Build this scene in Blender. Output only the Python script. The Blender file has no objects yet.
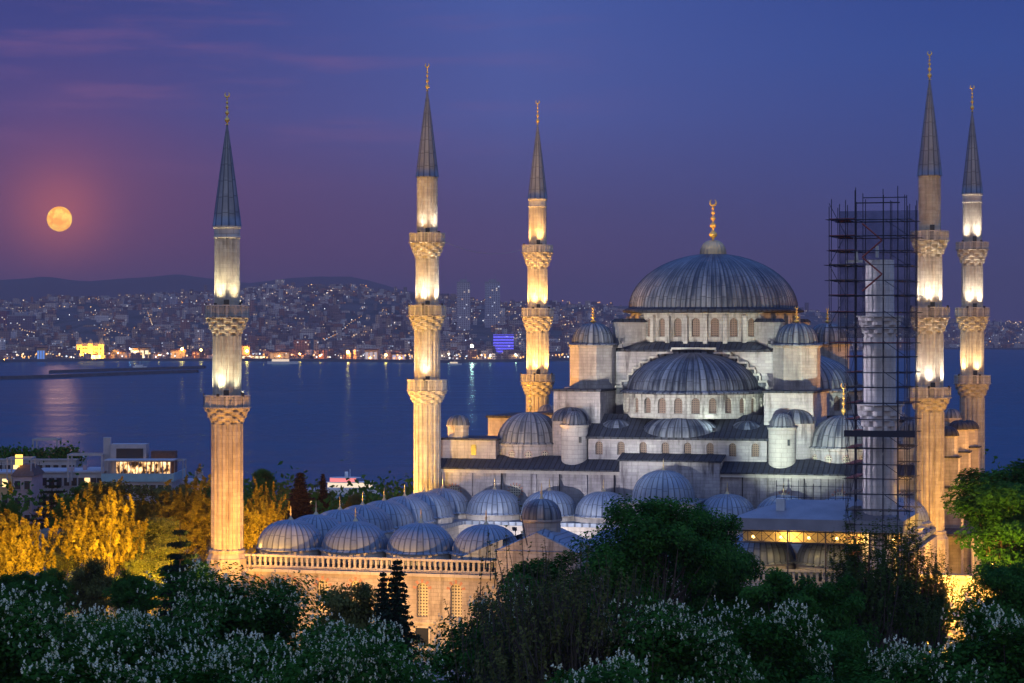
import bpy, bmesh, math, random
import numpy as np
from mathutils import Vector, Matrix
PI = math.pi
R = math.radians
random.seed(7)
S = bpy.context.scene
COL = S.collection

# ------------------------------------------------------------------ camera
CX, CY, YAW, F, H, Y0 = 69.86, -248.4, -0.286, 2409.0, 35.0, 328.0
cd = bpy.data.cameras.new('camera'); cam = bpy.data.objects.new('camera', cd); COL.objects.link(cam)
cam.location = (CX, CY, H); cam.rotation_euler = (PI/2, 0, -YAW)
cd.sensor_width = 36; cd.lens = 36*F/1024; cd.shift_y = -(341.5-Y0)/1024
cd.clip_start = 1; cd.clip_end = 90000
S.camera = cam
cC, cS = math.cos(YAW), math.sin(YAW)
def at(px, py, v):
    """point of the place at depth v along the view that shows at this pixel"""
    u = (px-512)/F*v
    return (CX+u*cC+v*cS, CY-u*cS+v*cC, H+(Y0-py)/F*v)
def pz(py, v): return H+(Y0-py)/F*v

# ------------------------------------------------------------------ view
S.view_settings.view_transform = 'Standard'; S.view_settings.look = 'None'
S.view_settings.exposure = 0.28; S.view_settings.gamma = 1; S.view_settings.use_curve_mapping = False
S.cycles.use_denoising = True
S.cycles.max_bounces = 5; S.cycles.diffuse_bounces = 2; S.cycles.glossy_bounces = 3
S.cycles.transparent_max_bounces = 12; S.cycles.volume_bounces = 0
S.cycles.sample_clamp_indirect = 4; S.cycles.caustics_reflective = False; S.cycles.caustics_refractive = False
S.cycles.use_light_tree = True

def srgb(r, g, b):
    f = lambda c: (c/255)/12.92 if c/255 <= .04045 else ((c/255+.055)/1.055)**2.4
    return (f(r), f(g), f(b), 1)

# ------------------------------------------------------------------ node helper
class N:
    def __init__(s, tree): s.t = tree; s.n = tree.nodes; s.l = tree.links
    def new(s, typ, **kw):
        n = s.n.new(typ)
        for k, v in kw.items(): setattr(n, k, v)
        return n
    def link(s, a, b): s.l.new(a, b)
    def put(s, inp, v):
        if hasattr(v, 'is_output') or isinstance(v, bpy.types.NodeSocket): s.l.new(v, inp)
        else: inp.default_value = v
    def math(s, op, a, b=None, c=None, clamp=False):
        n = s.new('ShaderNodeMath', operation=op, use_clamp=clamp)
        s.put(n.inputs[0], a)
        if b is not None: s.put(n.inputs[1], b)
        if c is not None: s.put(n.inputs[2], c)
        return n.outputs[0]
    def mix(s, fac, a, b, mode='MIX'):
        n = s.new('ShaderNodeMix', data_type='RGBA', blend_type=mode)
        s.put(n.inputs['Factor'], fac); s.put(n.inputs['A'], a) if False else None
        s.put(n.inputs[6], a); s.put(n.inputs[7], b)
        return n.outputs[2]
    def ramp(s, fac, stops, interp='LINEAR'):
        n = s.new('ShaderNodeValToRGB'); cr = n.color_ramp; cr.interpolation = interp
        while len(cr.elements) < len(stops): cr.elements.new(.5)
        for e, (p, c) in zip(cr.elements, stops):
            e.position = p; e.color = c if len(c) == 4 else (*c, 1)
        s.put(n.inputs[0], fac); return n.outputs[0]
    def maprange(s, v, a, b, c=0., d=1., smooth=False):
        n = s.new('ShaderNodeMapRange'); n.clamp = True
        if smooth: n.interpolation_type = 'SMOOTHSTEP'
        for i, x in enumerate((v, a, b, c, d)): s.put(n.inputs[i], x)
        return n.outputs[0]
    def noise(s, vec, scale, detail=4, rough=.55, dim='3D', out=0):
        n = s.new('ShaderNodeTexNoise', noise_dimensions=dim)
        if vec is not None: s.put(n.inputs['Vector'], vec)
        s.put(n.inputs['Scale'], scale); n.inputs['Detail'].default_value = detail; n.inputs['Roughness'].default_value = rough
        return n.outputs[out]
    def vmul(s, v, xyz):
        n = s.new('ShaderNodeVectorMath', operation='MULTIPLY'); s.put(n.inputs[0], v); n.inputs[1].default_value = xyz
        return n.outputs[0]
    def sep(s, v):
        n = s.new('ShaderNodeSeparateXYZ'); s.put(n.inputs[0], v); return n.outputs
    def comb(s, x, y, z):
        n = s.new('ShaderNodeCombineXYZ')
        for i, q in enumerate((x, y, z)): s.put(n.inputs[i], q)
        return n.outputs[0]

# ------------------------------------------------------------------ world: dusk sky
MOON_DIR = Vector(at(59.5, 219, 1000)) - Vector((CX, CY, H)); MOON_DIR.normalize()
FWD = Vector((cS, cC, 0)); RIGHT = Vector((cC, -cS, 0))
w = bpy.data.worlds.new('World'); S.world = w; w.use_nodes = True
q = N(w.node_tree); q.n.clear()
tc = q.new('ShaderNodeTexCoord').outputs['Generated']
def dot(v, c):
    n = q.new('ShaderNodeVectorMath', operation='DOT_PRODUCT'); q.put(n.inputs[0], v); n.inputs[1].default_value = tuple(c); return n.outputs['Value']
zz = q.sep(tc)[2]
el = q.math('MULTIPLY', zz, 1/0.16, clamp=True)     # 0 horizon .. 1 about nine degrees up
rt = q.maprange(dot(tc, RIGHT), -.21, .21, 0, 1, True)
left = q.ramp(el, [(0, srgb(84, 44, 80)), (.12, srgb(104, 56, 90)), (.36, srgb(96, 64, 104)), (.55, srgb(72, 66, 122)), (.75, srgb(56, 62, 124)), (1, srgb(42, 54, 114))])
mid = q.ramp(el, [(0, srgb(90, 56, 92)), (.12, srgb(94, 66, 106)), (.3, srgb(80, 72, 118)), (.55, srgb(74, 86, 148)), (.85, srgb(64, 84, 150)), (1, srgb(52, 72, 138))])
right = q.ramp(el, [(0, srgb(66, 60, 106)), (.15, srgb(64, 64, 110)), (.4, srgb(54, 68, 126)), (.7, srgb(44, 70, 136)), (1, srgb(36, 60, 128))])
f1 = q.maprange(rt, 0, .5); f2 = q.maprange(rt, .5, 1)
front = q.mix(f2, q.mix(f1, left, mid), right)
# thin cloud wisps low in the east
sv = q.sep(tc)
wv = q.comb(q.math('MULTIPLY', dot(tc, RIGHT), 9), q.math('MULTIPLY', zz, 85), 0)
wis = q.maprange(q.noise(wv, 1.0, 6, .6), .46, .74, 0, .38, True)
wis = q.math('MULTIPLY', wis, q.maprange(el, .25, .6))
wis = q.math('MULTIPLY', wis, q.maprange(rt, .75, .15))
front = q.mix(wis, front, srgb(128, 88, 130))
# glow of the moon in the moist air
md = q.math('ARCCOSINE', dot(tc, MOON_DIR))
g1 = q.math('EXPONENT', q.math('MULTIPLY', q.math('MULTIPLY', md, md), -1/(2*.0125**2)))
g2 = q.math('EXPONENT', q.math('MULTIPLY', q.math('MULTIPLY', md, md), -1/(2*.030**2)))
front = q.mix(q.math('MULTIPLY', g2, .38), front, srgb(158, 86, 108))
front = q.mix(q.math('MULTIPLY', g1, .5), front, srgb(228, 116, 92))
# sky overhead and the afterglow in the west, behind the viewer
up = q.ramp(zz, [(.15, srgb(48, 66, 140)), (.5, srgb(76, 116, 196)), (1, srgb(92, 136, 215))])
sky = q.mix(q.maprange(zz, .13, .3, 0, 1, True), front, up)
west = q.ramp(zz, [(0, (.62, .50, .44)), (.12, (.48, .46, .50)), (.4, (.25, .34, .54)), (1, (.11, .23, .58))])
sky = q.mix(q.maprange(dot(tc, FWD), .2, -.75, 0, 1, True), sky, west)
below = q.mix(q.maprange(zz, -.02, -.002), (.02, .03, .06, 1), sky)
bg = q.new('ShaderNodeBackground'); q.put(bg.inputs[0], below); bg.inputs[1].default_value = 1.12
WORLD_BG = bg
q.link(bg.outputs[0], q.new('ShaderNodeOutputWorld').inputs[0])

ml = bpy.data.lights.new('moonlight', 'SUN'); ml.energy = .016; ml.angle = R(.6); ml.color = (1, .26, .16)
mlo = bpy.data.objects.new('moonlight', ml); COL.objects.link(mlo); mlo.rotation_euler = (-MOON_DIR).to_track_quat('-Z', 'Y').to_euler()

# ------------------------------------------------------------------ materials
def mat(name, build):
    m = bpy.data.materials.new(name); m.use_nodes = True
    k = N(m.node_tree); k.n.clear()
    out = k.new('ShaderNodeOutputMaterial')
    bs = k.new('ShaderNodeBsdfPrincipled')
    k.link(bs.outputs[0], out.inputs[0])
    build(k, bs, out); return m
def flat(name, col, rough=.8, metal=0, var=.15, scale=.6):
    def b(k, bs, out):
        co = k.new('ShaderNodeTexCoord').outputs['Object']
        n = k.noise(co, scale, 4)
        c = (*col[:3], 1)
        k.put(bs.inputs['Base Color'], k.mix(k.maprange(n, .3, .7), tuple(x*(1-var) for x in c[:3])+(1,), tuple(min(1, x*(1+var)) for x in c[:3])+(1,)))
        bs.inputs['Roughness'].default_value = rough; bs.inputs['Metallic'].default_value = metal
    return mat(name, b)
def emis(name, col, st, sample=True):
    def b(k, bs, out):
        bs.inputs['Base Color'].default_value = (.1, .1, .1, 1)
        bs.inputs['Emission Color'].default_value = (*col[:3], 1); bs.inputs['Emission Strength'].default_value = st
    m = mat(name, b)
    if not sample: m.cycles.emission_sampling = 'NONE'
    return m
def stone(name, c1, c2, dark=.5, bw=1.0, bh=.42, stain=.6, mortar=.45):
    def b(k, bs, out):
        uv = k.new('ShaderNodeUVMap').outputs[0]
        co = k.new('ShaderNodeTexCoord').outputs['Object']
        br = k.new('ShaderNodeTexBrick'); k.put(br.inputs['Vector'], uv)
        br.offset = .5; br.inputs['Scale'].default_value = 1
        br.inputs['Brick Width'].default_value = bw; br.inputs['Row Height'].default_value = bh
        br.inputs['Mortar Size'].default_value = .025; br.inputs['Mortar Smooth'].default_value = .3
        br.inputs['Color1'].default_value = (*c1, 1); br.inputs['Color2'].default_value = (*c2, 1)
        br.inputs['Mortar'].default_value = (*[x*mortar for x in c1], 1)
        br.inputs['Bias'].default_value = 0
        n1 = k.noise(co, .35, 5, .6)
        # rain streaks run down the face
        st = k.noise(k.vmul(uv, (1.3, .14, 1)), 1.0, 5, .62)
        patch = k.noise(k.vmul(uv, (.5, 1.1, 1)), 1.2, 3, .6)
        f = k.math('MULTIPLY', k.maprange(st, .47, .66), k.maprange(n1, .32, .58))
        col = k.mix(k.maprange(patch, .35, .7, 0, .45), br.outputs['Color'], (*[x*.66 for x in c2], 1))
        col = k.mix(k.math('MULTIPLY', f, stain), col, (c1[0]*dark*.4, c1[1]*dark*.38, c1[2]*dark*.40, 1))
        big = k.noise(co, .16, 4, .65); col = k.mix(k.maprange(big, .42, .66, 0, .55), col, (c2[0]*.48, c2[1]*.46, c2[2]*.5, 1))
        k.put(bs.inputs['Base Color'], col); bs.inputs['Roughness'].default_value = .88
        bp = k.new('ShaderNodeBump'); bp.inputs['Strength'].default_value = .5; bp.inputs['Distance'].default_value = .04
        k.put(bp.inputs['Height'], k.math('SUBTRACT', k.math('MULTIPLY', patch, .6), br.outputs['Fac'])); k.link(bp.outputs[0], bs.inputs['Normal'])
    return mat(name, b)
def lead(name, c, d, streak=.8, rib=True, rough=.5):
    def b(k, bs, out):
        uv = k.new('ShaderNodeUVMap').outputs[0]; u = k.sep(uv)
        co = k.new('ShaderNodeTexCoord').outputs['Object']
        cell = k.math('FLOOR', u[0])
        fr = k.math('FRACT', u[0])
        edge = k.math('ABSOLUTE', k.math('SUBTRACT', fr, .5))
        seam = k.maprange(edge, .34, .45)
        wn = k.new('ShaderNodeTexWhiteNoise', noise_dimensions='2D')
        k.put(wn.inputs['Vector'], k.comb(cell, k.math('FLOOR', k.math('MULTIPLY', u[1], .55)), 0))
        wn1 = k.new('ShaderNodeTexWhiteNoise', noise_dimensions='1D'); k.put(wn1.inputs['W'], cell)
        st = k.noise(k.comb(k.math('MULTIPLY', u[0], 1.6), k.math('MULTIPLY', u[1], .13), 0), 1.0, 5, .65)
        pn = k.noise(co, .28, 4, .6)
        a = k.math('ADD', k.math('MULTIPLY', wn.outputs[0], .22), k.math('MULTIPLY', wn1.outputs[0], .34))
        a = k.math('ADD', a, k.math('MULTIPLY', k.maprange(st, .36, .64), streak*.75))
        a = k.math('ADD', a, k.math('MULTIPLY', k.maprange(pn, .3, .7), .35))
        col = k.mix(k.maprange(a, .25, 1.15), (*c, 1), (*d, 1))
        cross = k.maprange(k.math('ABSOLUTE', k.math('SUBTRACT', k.math('FRACT', k.math('ADD', k.math('MULTIPLY', u[1], .55), k.math('MULTIPLY', wn1.outputs[0], .35))), .5)), .455, .49)
        col = k.mix(k.math('MULTIPLY', k.math('MAXIMUM', seam, k.math('MULTIPLY', cross, .7)), .85), col, (*[x*.45 for x in d], 1))
        k.put(bs.inputs['Base Color'], col); bs.inputs['Roughness'].default_value = rough
        bs.inputs['Metallic'].default_value = .25
        bp = k.new('ShaderNodeBump'); bp.inputs['Strength'].default_value = .6; bp.inputs['Distance'].default_value = .06
        k.put(bp.inputs['Height'], k.math('ADD', seam, k.math('MULTIPLY', pn, .5))); k.link(bp.outputs[0], bs.inputs['Normal'])
    return mat(name, b)
M = {}
M['stone'] = stone('weathered_limestone', (.50, .46, .43), (.38, .34, .33), stain=.8, mortar=.6)
M['stone_hall'] = stone('hall_limestone', (.50, .47, .48), (.37, .35, .38), stain=1.0, dark=.45, bw=1.1, bh=.45, mortar=.6)
M['stone_drum'] = stone('drum_limestone', (.52, .50, .47), (.42, .40, .38), stain=1.0, dark=.3, bw=.9, bh=.45)
M['stone_min'] = stone('minaret_limestone', (.58, .53, .46), (.43, .38, .32), bw=.9, bh=.42, stain=.8, mortar=.68)
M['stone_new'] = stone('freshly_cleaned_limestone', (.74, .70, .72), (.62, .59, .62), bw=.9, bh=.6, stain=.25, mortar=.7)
M['stone_trim'] = stone('trim_limestone', (.58, .54, .50), (.52, .49, .46), bw=1.6, bh=.6, stain=.35)
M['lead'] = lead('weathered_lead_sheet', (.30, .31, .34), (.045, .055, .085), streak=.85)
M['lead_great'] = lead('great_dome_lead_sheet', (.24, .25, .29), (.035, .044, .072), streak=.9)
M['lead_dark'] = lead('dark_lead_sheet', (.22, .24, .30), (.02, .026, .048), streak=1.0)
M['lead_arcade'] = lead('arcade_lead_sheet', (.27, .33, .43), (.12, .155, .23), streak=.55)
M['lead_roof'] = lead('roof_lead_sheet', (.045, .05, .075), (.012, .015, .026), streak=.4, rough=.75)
M['gold'] = flat('gilded_copper', (.95, .58, .16), .42, .7, .1, 4)
M['iron'] = flat('dark_iron', (.05, .05, .06), .6, .6)
M['steel_pole'] = flat('scaffold_steel', (.022, .024, .045), .6, .3)
M['rust'] = flat('rusty_plank', (.22, .05, .045), .8)
M['timber'] = flat('planks', (.12, .09, .07), .85)
M['glass_dark'] = flat('dark_glass', (.02, .025, .035), .2)
def m_lattice(name, cf, cg, sc, glow=0):
    def b(k, bs, out):
        uv = k.new('ShaderNodeUVMap').outputs[0]
        v = k.new('ShaderNodeTexVoronoi', feature='F1'); k.put(v.inputs['Vector'], uv); v.inputs['Scale'].default_value = sc; v.inputs['Randomness'].default_value = .0
        f = k.maprange(v.outputs['Distance'], .26, .34)
        k.put(bs.inputs['Base Color'], k.mix(f, (*cg, 1), (*cf, 1))); bs.inputs['Roughness'].default_value = .7
        if glow:
            k.put(bs.inputs['Emission Color'], (1, .55, .2, 1)); k.put(bs.inputs['Emission Strength'], k.math('MULTIPLY', k.math('SUBTRACT', 1, f), glow))
    return mat(name, b)
M['lattice'] = m_lattice('plaster_window_lattice', (.22, .15, .12), (.04, .035, .045), 4)
M['lattice_pale'] = m_lattice('pale_window_lattice', (.50, .46, .36), (.05, .05, .07), 3.0)
M['red_brick'] = flat('red_brick', (.40, .20, .15), .85)
def m_leaf(name, c1, c2, trans=.35, sc=.5):
    def b(k, bs, out):
        k.n.remove(bs)
        g = k.new('ShaderNodeNewGeometry'); oi = k.new('ShaderNodeObjectInfo')
        n = k.noise(g.outputs['Position'], sc, 3, .6)
        r = k.math('ADD', k.maprange(n, .32, .68), k.math('MULTIPLY', k.math('SUBTRACT', g.outputs['Random Per Island'], .5), .8))
        col = k.mix(k.maprange(r, -.1, 1.1), (*c1, 1), (*c2, 1))
        d = k.new('ShaderNodeBsdfDiffuse'); t = k.new('ShaderNodeBsdfTranslucent'); gl = k.new('ShaderNodeBsdfGlossy')
        gl.inputs['Roughness'].default_value = .45; gl.inputs['Color'].default_value = (.5, .5, .5, 1)
        k.put(d.inputs[0], col); k.put(t.inputs[0], col)
        a = k.new('ShaderNodeMixShader'); a.inputs[0].default_value = trans; k.link(d.outputs[0], a.inputs[1]); k.link(t.outputs[0], a.inputs[2])
        c = k.new('ShaderNodeMixShader'); c.inputs[0].default_value = .012; k.link(a.outputs[0], c.inputs[1]); k.link(gl.outputs[0], c.inputs[2])
        k.link(c.outputs[0], out.inputs[0])
    return mat(name, b)
M['leaf_dark'] = m_leaf('dark_green_leaves', (.014, .070, .009), (.06, .19, .024))
M['leaf_chestnut'] = m_leaf('chestnut_leaves', (.012, .058, .005), (.045, .15, .016))
M['leaf_spring'] = m_leaf('young_spring_leaves', (.12, .10, .012), (.27, .20, .025), .4)
M['leaf_olive'] = m_leaf('olive_leaves', (.07, .09, .022), (.17, .175, .05))
M['leaf_conifer'] = m_leaf('conifer_needles', (.008, .022, .014), (.02, .045, .022), .15)
M['leaf_brown'] = m_leaf('copper_leaves', (.03, .02, .01), (.07, .04, .015))
M['leaf_sparse'] = m_leaf('fresh_green_leaves', (.035, .07, .015), (.08, .13, .03))
M['blossom'] = m_leaf('white_blossom', (.62, .66, .44), (.86, .88, .70), .2)
M['bark'] = flat('bark', (.07, .055, .045), .95, 0, .4, 3)

# ------------------------------------------------------------------ mesh builder
ORG = {}
class MB:
    def __init__(s): s.v = []; s.f = []; s.uv = []; s.sm = []
    def add(s, vs, fs, uvs=None, smooth=False):
        o = len(s.v); s.v.extend(vs)
        for i, f in enumerate(fs):
            s.f.append([o+j for j in f]); s.uv.append(uvs[i] if uvs else None); s.sm.append(smooth)
        return s
    def quad(s, a, b, c, d): return s.add([a, b, c, d], [(0, 1, 2, 3)])
    def box(s, x0, x1, y0, y1, z0, z1):
        v = [(x0, y0, z0), (x1, y0, z0), (x1, y1, z0), (x0, y1, z0), (x0, y0, z1), (x1, y0, z1), (x1, y1, z1), (x0, y1, z1)]
        return s.add(v, [(0, 3, 2, 1), (4, 5, 6, 7), (0, 1, 5, 4), (1, 2, 6, 5), (2, 3, 7, 6), (3, 0, 4, 7)])
    def rbox(s, c, size, rz=0, taper=1):
        hx, hy, hz = size[0]/2, size[1]/2, size[2]
        ca, sa = math.cos(rz), math.sin(rz); v = []
        for z, t in ((0, 1), (hz, taper)):
            for x, y in ((-hx, -hy), (hx, -hy), (hx, hy), (-hx, hy)):
                x *= t; y *= t
                v.append((c[0]+x*ca-y*sa, c[1]+x*sa+y*ca, c[2]+z))
        return s.add(v, [(0, 3, 2, 1), (4, 5, 6, 7), (0, 1, 5, 4), (1, 2, 6, 5), (2, 3, 7, 6), (3, 0, 4, 7)])
    def prism(s, poly, z0, z1):
        n = len(poly); v = [(x, y, z0) for x, y in poly]+[(x, y, z1) for x, y in poly]
        return s.add(v, [tuple(range(n-1, -1, -1)), tuple(range(n, 2*n))]+[(i, (i+1) % n, n+(i+1) % n, n+i) for i in range(n)])
    def extr_y(s, poly, y0, y1):
        """polygon in x,z pushed along y"""
        n = len(poly); v = [(x, y0, z) for x, z in poly]+[(x, y1, z) for x, z in poly]
        return s.add(v, [tuple(range(n)), tuple(range(2*n-1, n-1, -1))]+[(i, n+i, n+(i+1) % n, (i+1) % n) for i in range(n)])
    def tube(s, a, b, r, r2=None, n=6, cap=False):
        a = Vector(a); b = Vector(b); d = (b-a)
        if d.length < 1e-6: return s
        d.normalize(); r2 = r if r2 is None else r2
        p = d.orthogonal().normalized(); t = d.cross(p)
        v = []
        for c, rr in ((a, r), (b, r2)):
            for i in range(n):
                an = 2*PI*i/n; v.append(tuple(c+p*math.cos(an)*rr+t*math.sin(an)*rr))
        fs = [(i, (i+1) % n, n+(i+1) % n, n+i) for i in range(n)]
        if cap: fs += [tuple(range(n-1, -1, -1)), tuple(range(n, 2*n))]
        return s.add(v, fs, None, True)
    def lathe(s, prof, n, cx=0, cy=0, a0=0, a1=2*PI, rib=None, nr=None, smooth=True, sx=1, sy=1):
        """prof = [(r,z)...] bottom to top. rib(i,t)->radius factor; UV u = rib units (nr over a full turn), v = length along the profile"""
        full = abs(a1-a0-2*PI) < 1e-6
        m = n if full else n+1
        nr = nr or n
        L = [0]
        for k in range(1, len(prof)): L.append(L[-1]+math.hypot(prof[k][0]-prof[k-1][0], prof[k][1]-prof[k-1][1]))
        v = []
        for k, (r, z) in enumerate(prof):
            for i in range(m):
                a = a0+(a1-a0)*i/n; rr = r*(rib(i, k) if rib else 1)
                v.append((cx+rr*math.cos(a)*sx, cy+rr*math.sin(a)*sy, z))
        fs = []; uv = []
        for k in range(len(prof)-1):
            for i in range(n):
                j = (i+1) % m
                fs.append((k*m+i, k*m+j, (k+1)*m+j, (k+1)*m+i))
                u0 = nr*i/n*(a1-a0)/(2*PI); u1 = nr*(i+1)/n*(a1-a0)/(2*PI)
                uv.append([(u0, L[k]), (u1, L[k]), (u1, L[k+1]), (u0, L[k+1])])
        s.add(v, fs, uv, smooth)
        return s
    def build(s, name, m, parent=None, wn=None):
        me = bpy.data.meshes.new(name)
        org = ORG.get(parent.name, Vector((0, 0, 0))) if parent else Vector((0, 0, 0))
        ox, oy, oz = org
        me.from_pydata([(x-ox, y-oy, z-oz) for x, y, z in s.v], [], s.f)
        me.polygons.foreach_set('use_smooth', s.sm)
        uvl = me.uv_layers.new(name='UVMap')
        vs = s.v; data = []
        for p, u in zip(me.polygons, s.uv):
            if u is not None: 
                for q_ in u: data.extend(q_)
                continue
            nx, ny, nz = p.normal
            idx = p.vertices
            if abs(nz) > .8:
                for i in idx: data.extend((vs[i+0][0]*1.4, vs[i][1]*1.4))
            else:
                l = math.hypot(nx, ny) or 1; tx, ty = -ny/l, nx/l
                for i in idx: data.extend((vs[i][0]*tx+vs[i][1]*ty, vs[i][2]))
        uvl.data.foreach_set('uv', data)
        mats = m if isinstance(m, (list, tuple)) else [m]
        for x in mats: me.materials.append(x if not isinstance(x, str) else M[x])
        o = bpy.data.objects.new(name, me); COL.objects.link(o)
        if parent: o.parent = parent
        ORG[o.name] = Vector(org)
        return o
def tag(o, label=None, cat=None, group=None, kind=None):
    if label: o['label'] = label
    if cat: o['category'] = cat
    if group: o['group'] = group
    if kind: o['kind'] = kind
    return o
def thing(name, label, cat, loc=(0, 0, 0), group=None):
    o = bpy.data.objects.new(name, None); COL.objects.link(o); o.location = loc
    ORG[o.name] = Vector(loc)
    o.empty_display_size = .5
    return tag(o, label, cat, group)
def copy_tree(o, parent=None):
    c = o.copy(); COL.objects.link(c)
    if parent: c.parent = parent
    for ch in list(o.children): copy_tree(ch, c)
    return c

def dome_prof(Rr, Hh, zb, n=14, p=1.0, top=.02):
    out = []
    for k in range(n+1):
        t = (PI/2)*k/n
        out.append((max(Rr*math.cos(t)**p, Rr*top), zb+Hh*math.sin(t)))
    return out
def dome(mb, cx, cy, zb, Rr, Hh, ribs, a0=0, a1=2*PI, amp=.012, sx=1, sy=1, p=.92):
    n = int(ribs*4*(a1-a0)/(2*PI))
    def rib(i, k): return 1+amp*(1 if i % 4 == 0 else 0)
    mb.lathe(dome_prof(Rr, Hh, zb, 14, p), n, cx, cy, a0, a1, rib, ribs, True, sx, sy)
def finial(mb, x, y, z, h, r):
    """balls of shrinking size with a crescent on top"""
    pr = [(r*.9, z)]
    zc = z; hh = h*.8
    sizes = [(.30, 1.0), (.24, .78), (.19, .62), (.15, .5), (.12, .36)]
    pr.append((r*.25, z+hh*.04))
    for fr, sz in sizes:
        L = hh*fr; rr = r*sz
        for k in range(1, 8):
            t = k/8; pr.append((max(rr*math.sin(PI*t)**1.3, r*.14), zc+hh*.04+L*t))
        zc += L
    pr.append((r*.1, z+h*.86)); pr.append((0.001, z+h*.87))
    mb.lathe(pr, 10, x, y)
    zc = z+h*.92; R_ = h*.075
    for k in range(10):
        a = R(-240)+R(300)*k/10; b = R(-240)+R(300)*(k+1)/10
        th = lambda t: R_*.32*math.sin(PI*min(1, max(0, t)))+R_*.08
        mb.tube((x+R_*math.cos(a), y, zc+R_*math.sin(a)), (x+R_*math.cos(b), y, zc+R_*math.sin(b)), th(k/10), th((k+1)/10), 5)

def arch_wall(mb, p0, p1, z0, z1, ops, depth=.45, nseg=8):
    """wall face from p0 to p1 with arched openings (u, width, sill, top); outward side is to the right of p0->p1"""
    p0 = Vector((*p0, 0)); p1 = Vector((*p1, 0)); d = (p1-p0); L = d.length; d.normalize()
    nrm = Vector((d.y, -d.x, 0))
    P = lambda u, z, k=0: tuple(p0+d*u-nrm*k+Vector((0, 0, z)))
    u_ = 0
    for (uc, wd, zs, zt) in sorted(ops):
        a, b = uc-wd/2, uc+wd/2; zsp = zt-wd/2
        mb.quad(P(u_, z0), P(a, z0), P(a, z1), P(u_, z1))
        if zs > z0+.01: mb.quad(P(a, z0), P(b, z0), P(b, zs), P(a, zs))
        pts = [(uc-wd/2*math.cos(PI*i/nseg), zsp+wd/2*math.sin(PI*i/nseg)) for i in range(nseg+1)]
        for i in range(nseg):
            (ua, za), (ub, zb) = pts[i], pts[i+1]
            mb.quad(P(ua, za), P(ub, zb), P(ub, z1), P(ua, z1))
            mb.quad(P(ua, za), P(ua, za, depth), P(ub, zb, depth), P(ub, zb))
        mb.quad(P(a, zs), P(a, zs, depth), P(a, zsp, depth), P(a, zsp))
        mb.quad(P(b, zs, depth), P(b, zs), P(b, zsp), P(b, zsp, depth))
        mb.quad(P(a, zs), P(b, zs), P(b, zs, depth), P(a, zs, depth))
        u_ = b
    mb.quad(P(u_, z0), P(L, z0), P(L, z1), P(u_, z1))
def arch_pane(p0, p1, op, depth, parent, m='lattice', name='window'):
    p0 = Vector((*p0, 0)); p1 = Vector((*p1, 0)); d = (p1-p0).normalized(); nrm = Vector((d.y, -d.x, 0))
    uc, wd, zs, zt = op; zsp = zt-wd/2
    P = lambda u, z: tuple(p0+d*u-nrm*(depth-.02)+Vector((0, 0, z)))
    pts = [P(uc-wd/2-.05, zs-.05), P(uc+wd/2+.05, zs-.05)]+[P(uc+(wd/2+.04)*math.cos(PI*i/8), zsp+(wd/2+.04)*math.sin(PI*i/8)) for i in range(9)]
    mb = MB(); mb.add(pts, [tuple(range(len(pts)))])
    # a slim frame round the opening
    fr = [(uc-wd/2, zs)]+[(uc-wd/2*math.cos(PI*i/8), zsp+wd/2*math.sin(PI*i/8)) for i in range(9)]+[(uc+wd/2, zs)]
    Q = lambda u, z: tuple(p0+d*u+nrm*.02+Vector((0, 0, z)))
    return mb.build(name, m, parent)

def lamp(parent, loc, target, power, col, angle=70, blend=.7, size=.15, name='bulb'):
    ld = bpy.data.lights.new(name, 'SPOT'); ld.energy = power; ld.color = col[:3]; ld.spot_size = R(angle); ld.spot_blend = blend; ld.shadow_soft_size = size
    o = bpy.data.objects.new(name, ld); COL.objects.link(o)
    org = ORG.get(parent.name, Vector((0, 0, 0))) if parent else Vector((0, 0, 0))
    o.parent = parent; o.location = Vector(loc)-org
    o.rotation_euler = (Vector(target)-Vector(loc)).to_track_quat('-Z', 'Y').to_euler()
    return o
SODIUM = (1, .45, .08); GOLD = (1, .52, .14); WARM = (1, .68, .30); COOLW = (.86, 1.0, .82); WHITE = (1, .9, .72)

# ------------------------------------------------------------------ ground, sea, far shore
def smooth(t): t = max(0, min(1, t)); return t*t*(3-2*t)
def ground_z(x, y):
    v = (x-CX)*cS+(y-CY)*cC
    return -36.5*smooth((v-400)/420)
mb = MB()
NX, NY = 60, 70
xs = [-1500+3000*i/NX for i in range(NX+1)]; ys = [-600+1500*j/NY for j in range(NY+1)]
mb.add([(x, y, ground_z(x, y)+(random.uniform(-.2, .2) if abs(x) > 60 or y > 140 else 0)) for y in ys for x in xs],
       [(j*(NX+1)+i, j*(NX+1)+i+1, (j+1)*(NX+1)+i+1, (j+1)*(NX+1)+i) for j in range(NY) for i in range(NX)], None, True)
def g_(k, bs, out):
    co = k.new('ShaderNodeTexCoord').outputs['Object']
    n = k.noise(co, .05, 5); n2 = k.noise(co, 1.5, 4)
    k.put(bs.inputs['Base Color'], k.mix(k.maprange(k.math('ADD', n, k.math('MULTIPLY', n2, .3)), .5, .8), (.05, .07, .03, 1), (.13, .115, .09, 1))); bs.inputs['Roughness'].default_value = .95
M['ground'] = mat('park_ground', g_)
tag(mb.build('ground', 'ground'), kind='structure')
mb = MB(); mb.add([(-110, -22, .03), (140, -22, .03), (140, -8, .03), (-110, -8, .03)], [(0, 1, 2, 3)])
tag(mb.build('pavement', flat('paving_slabs', (.22, .20, .18), .9)), kind='structure')

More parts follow.
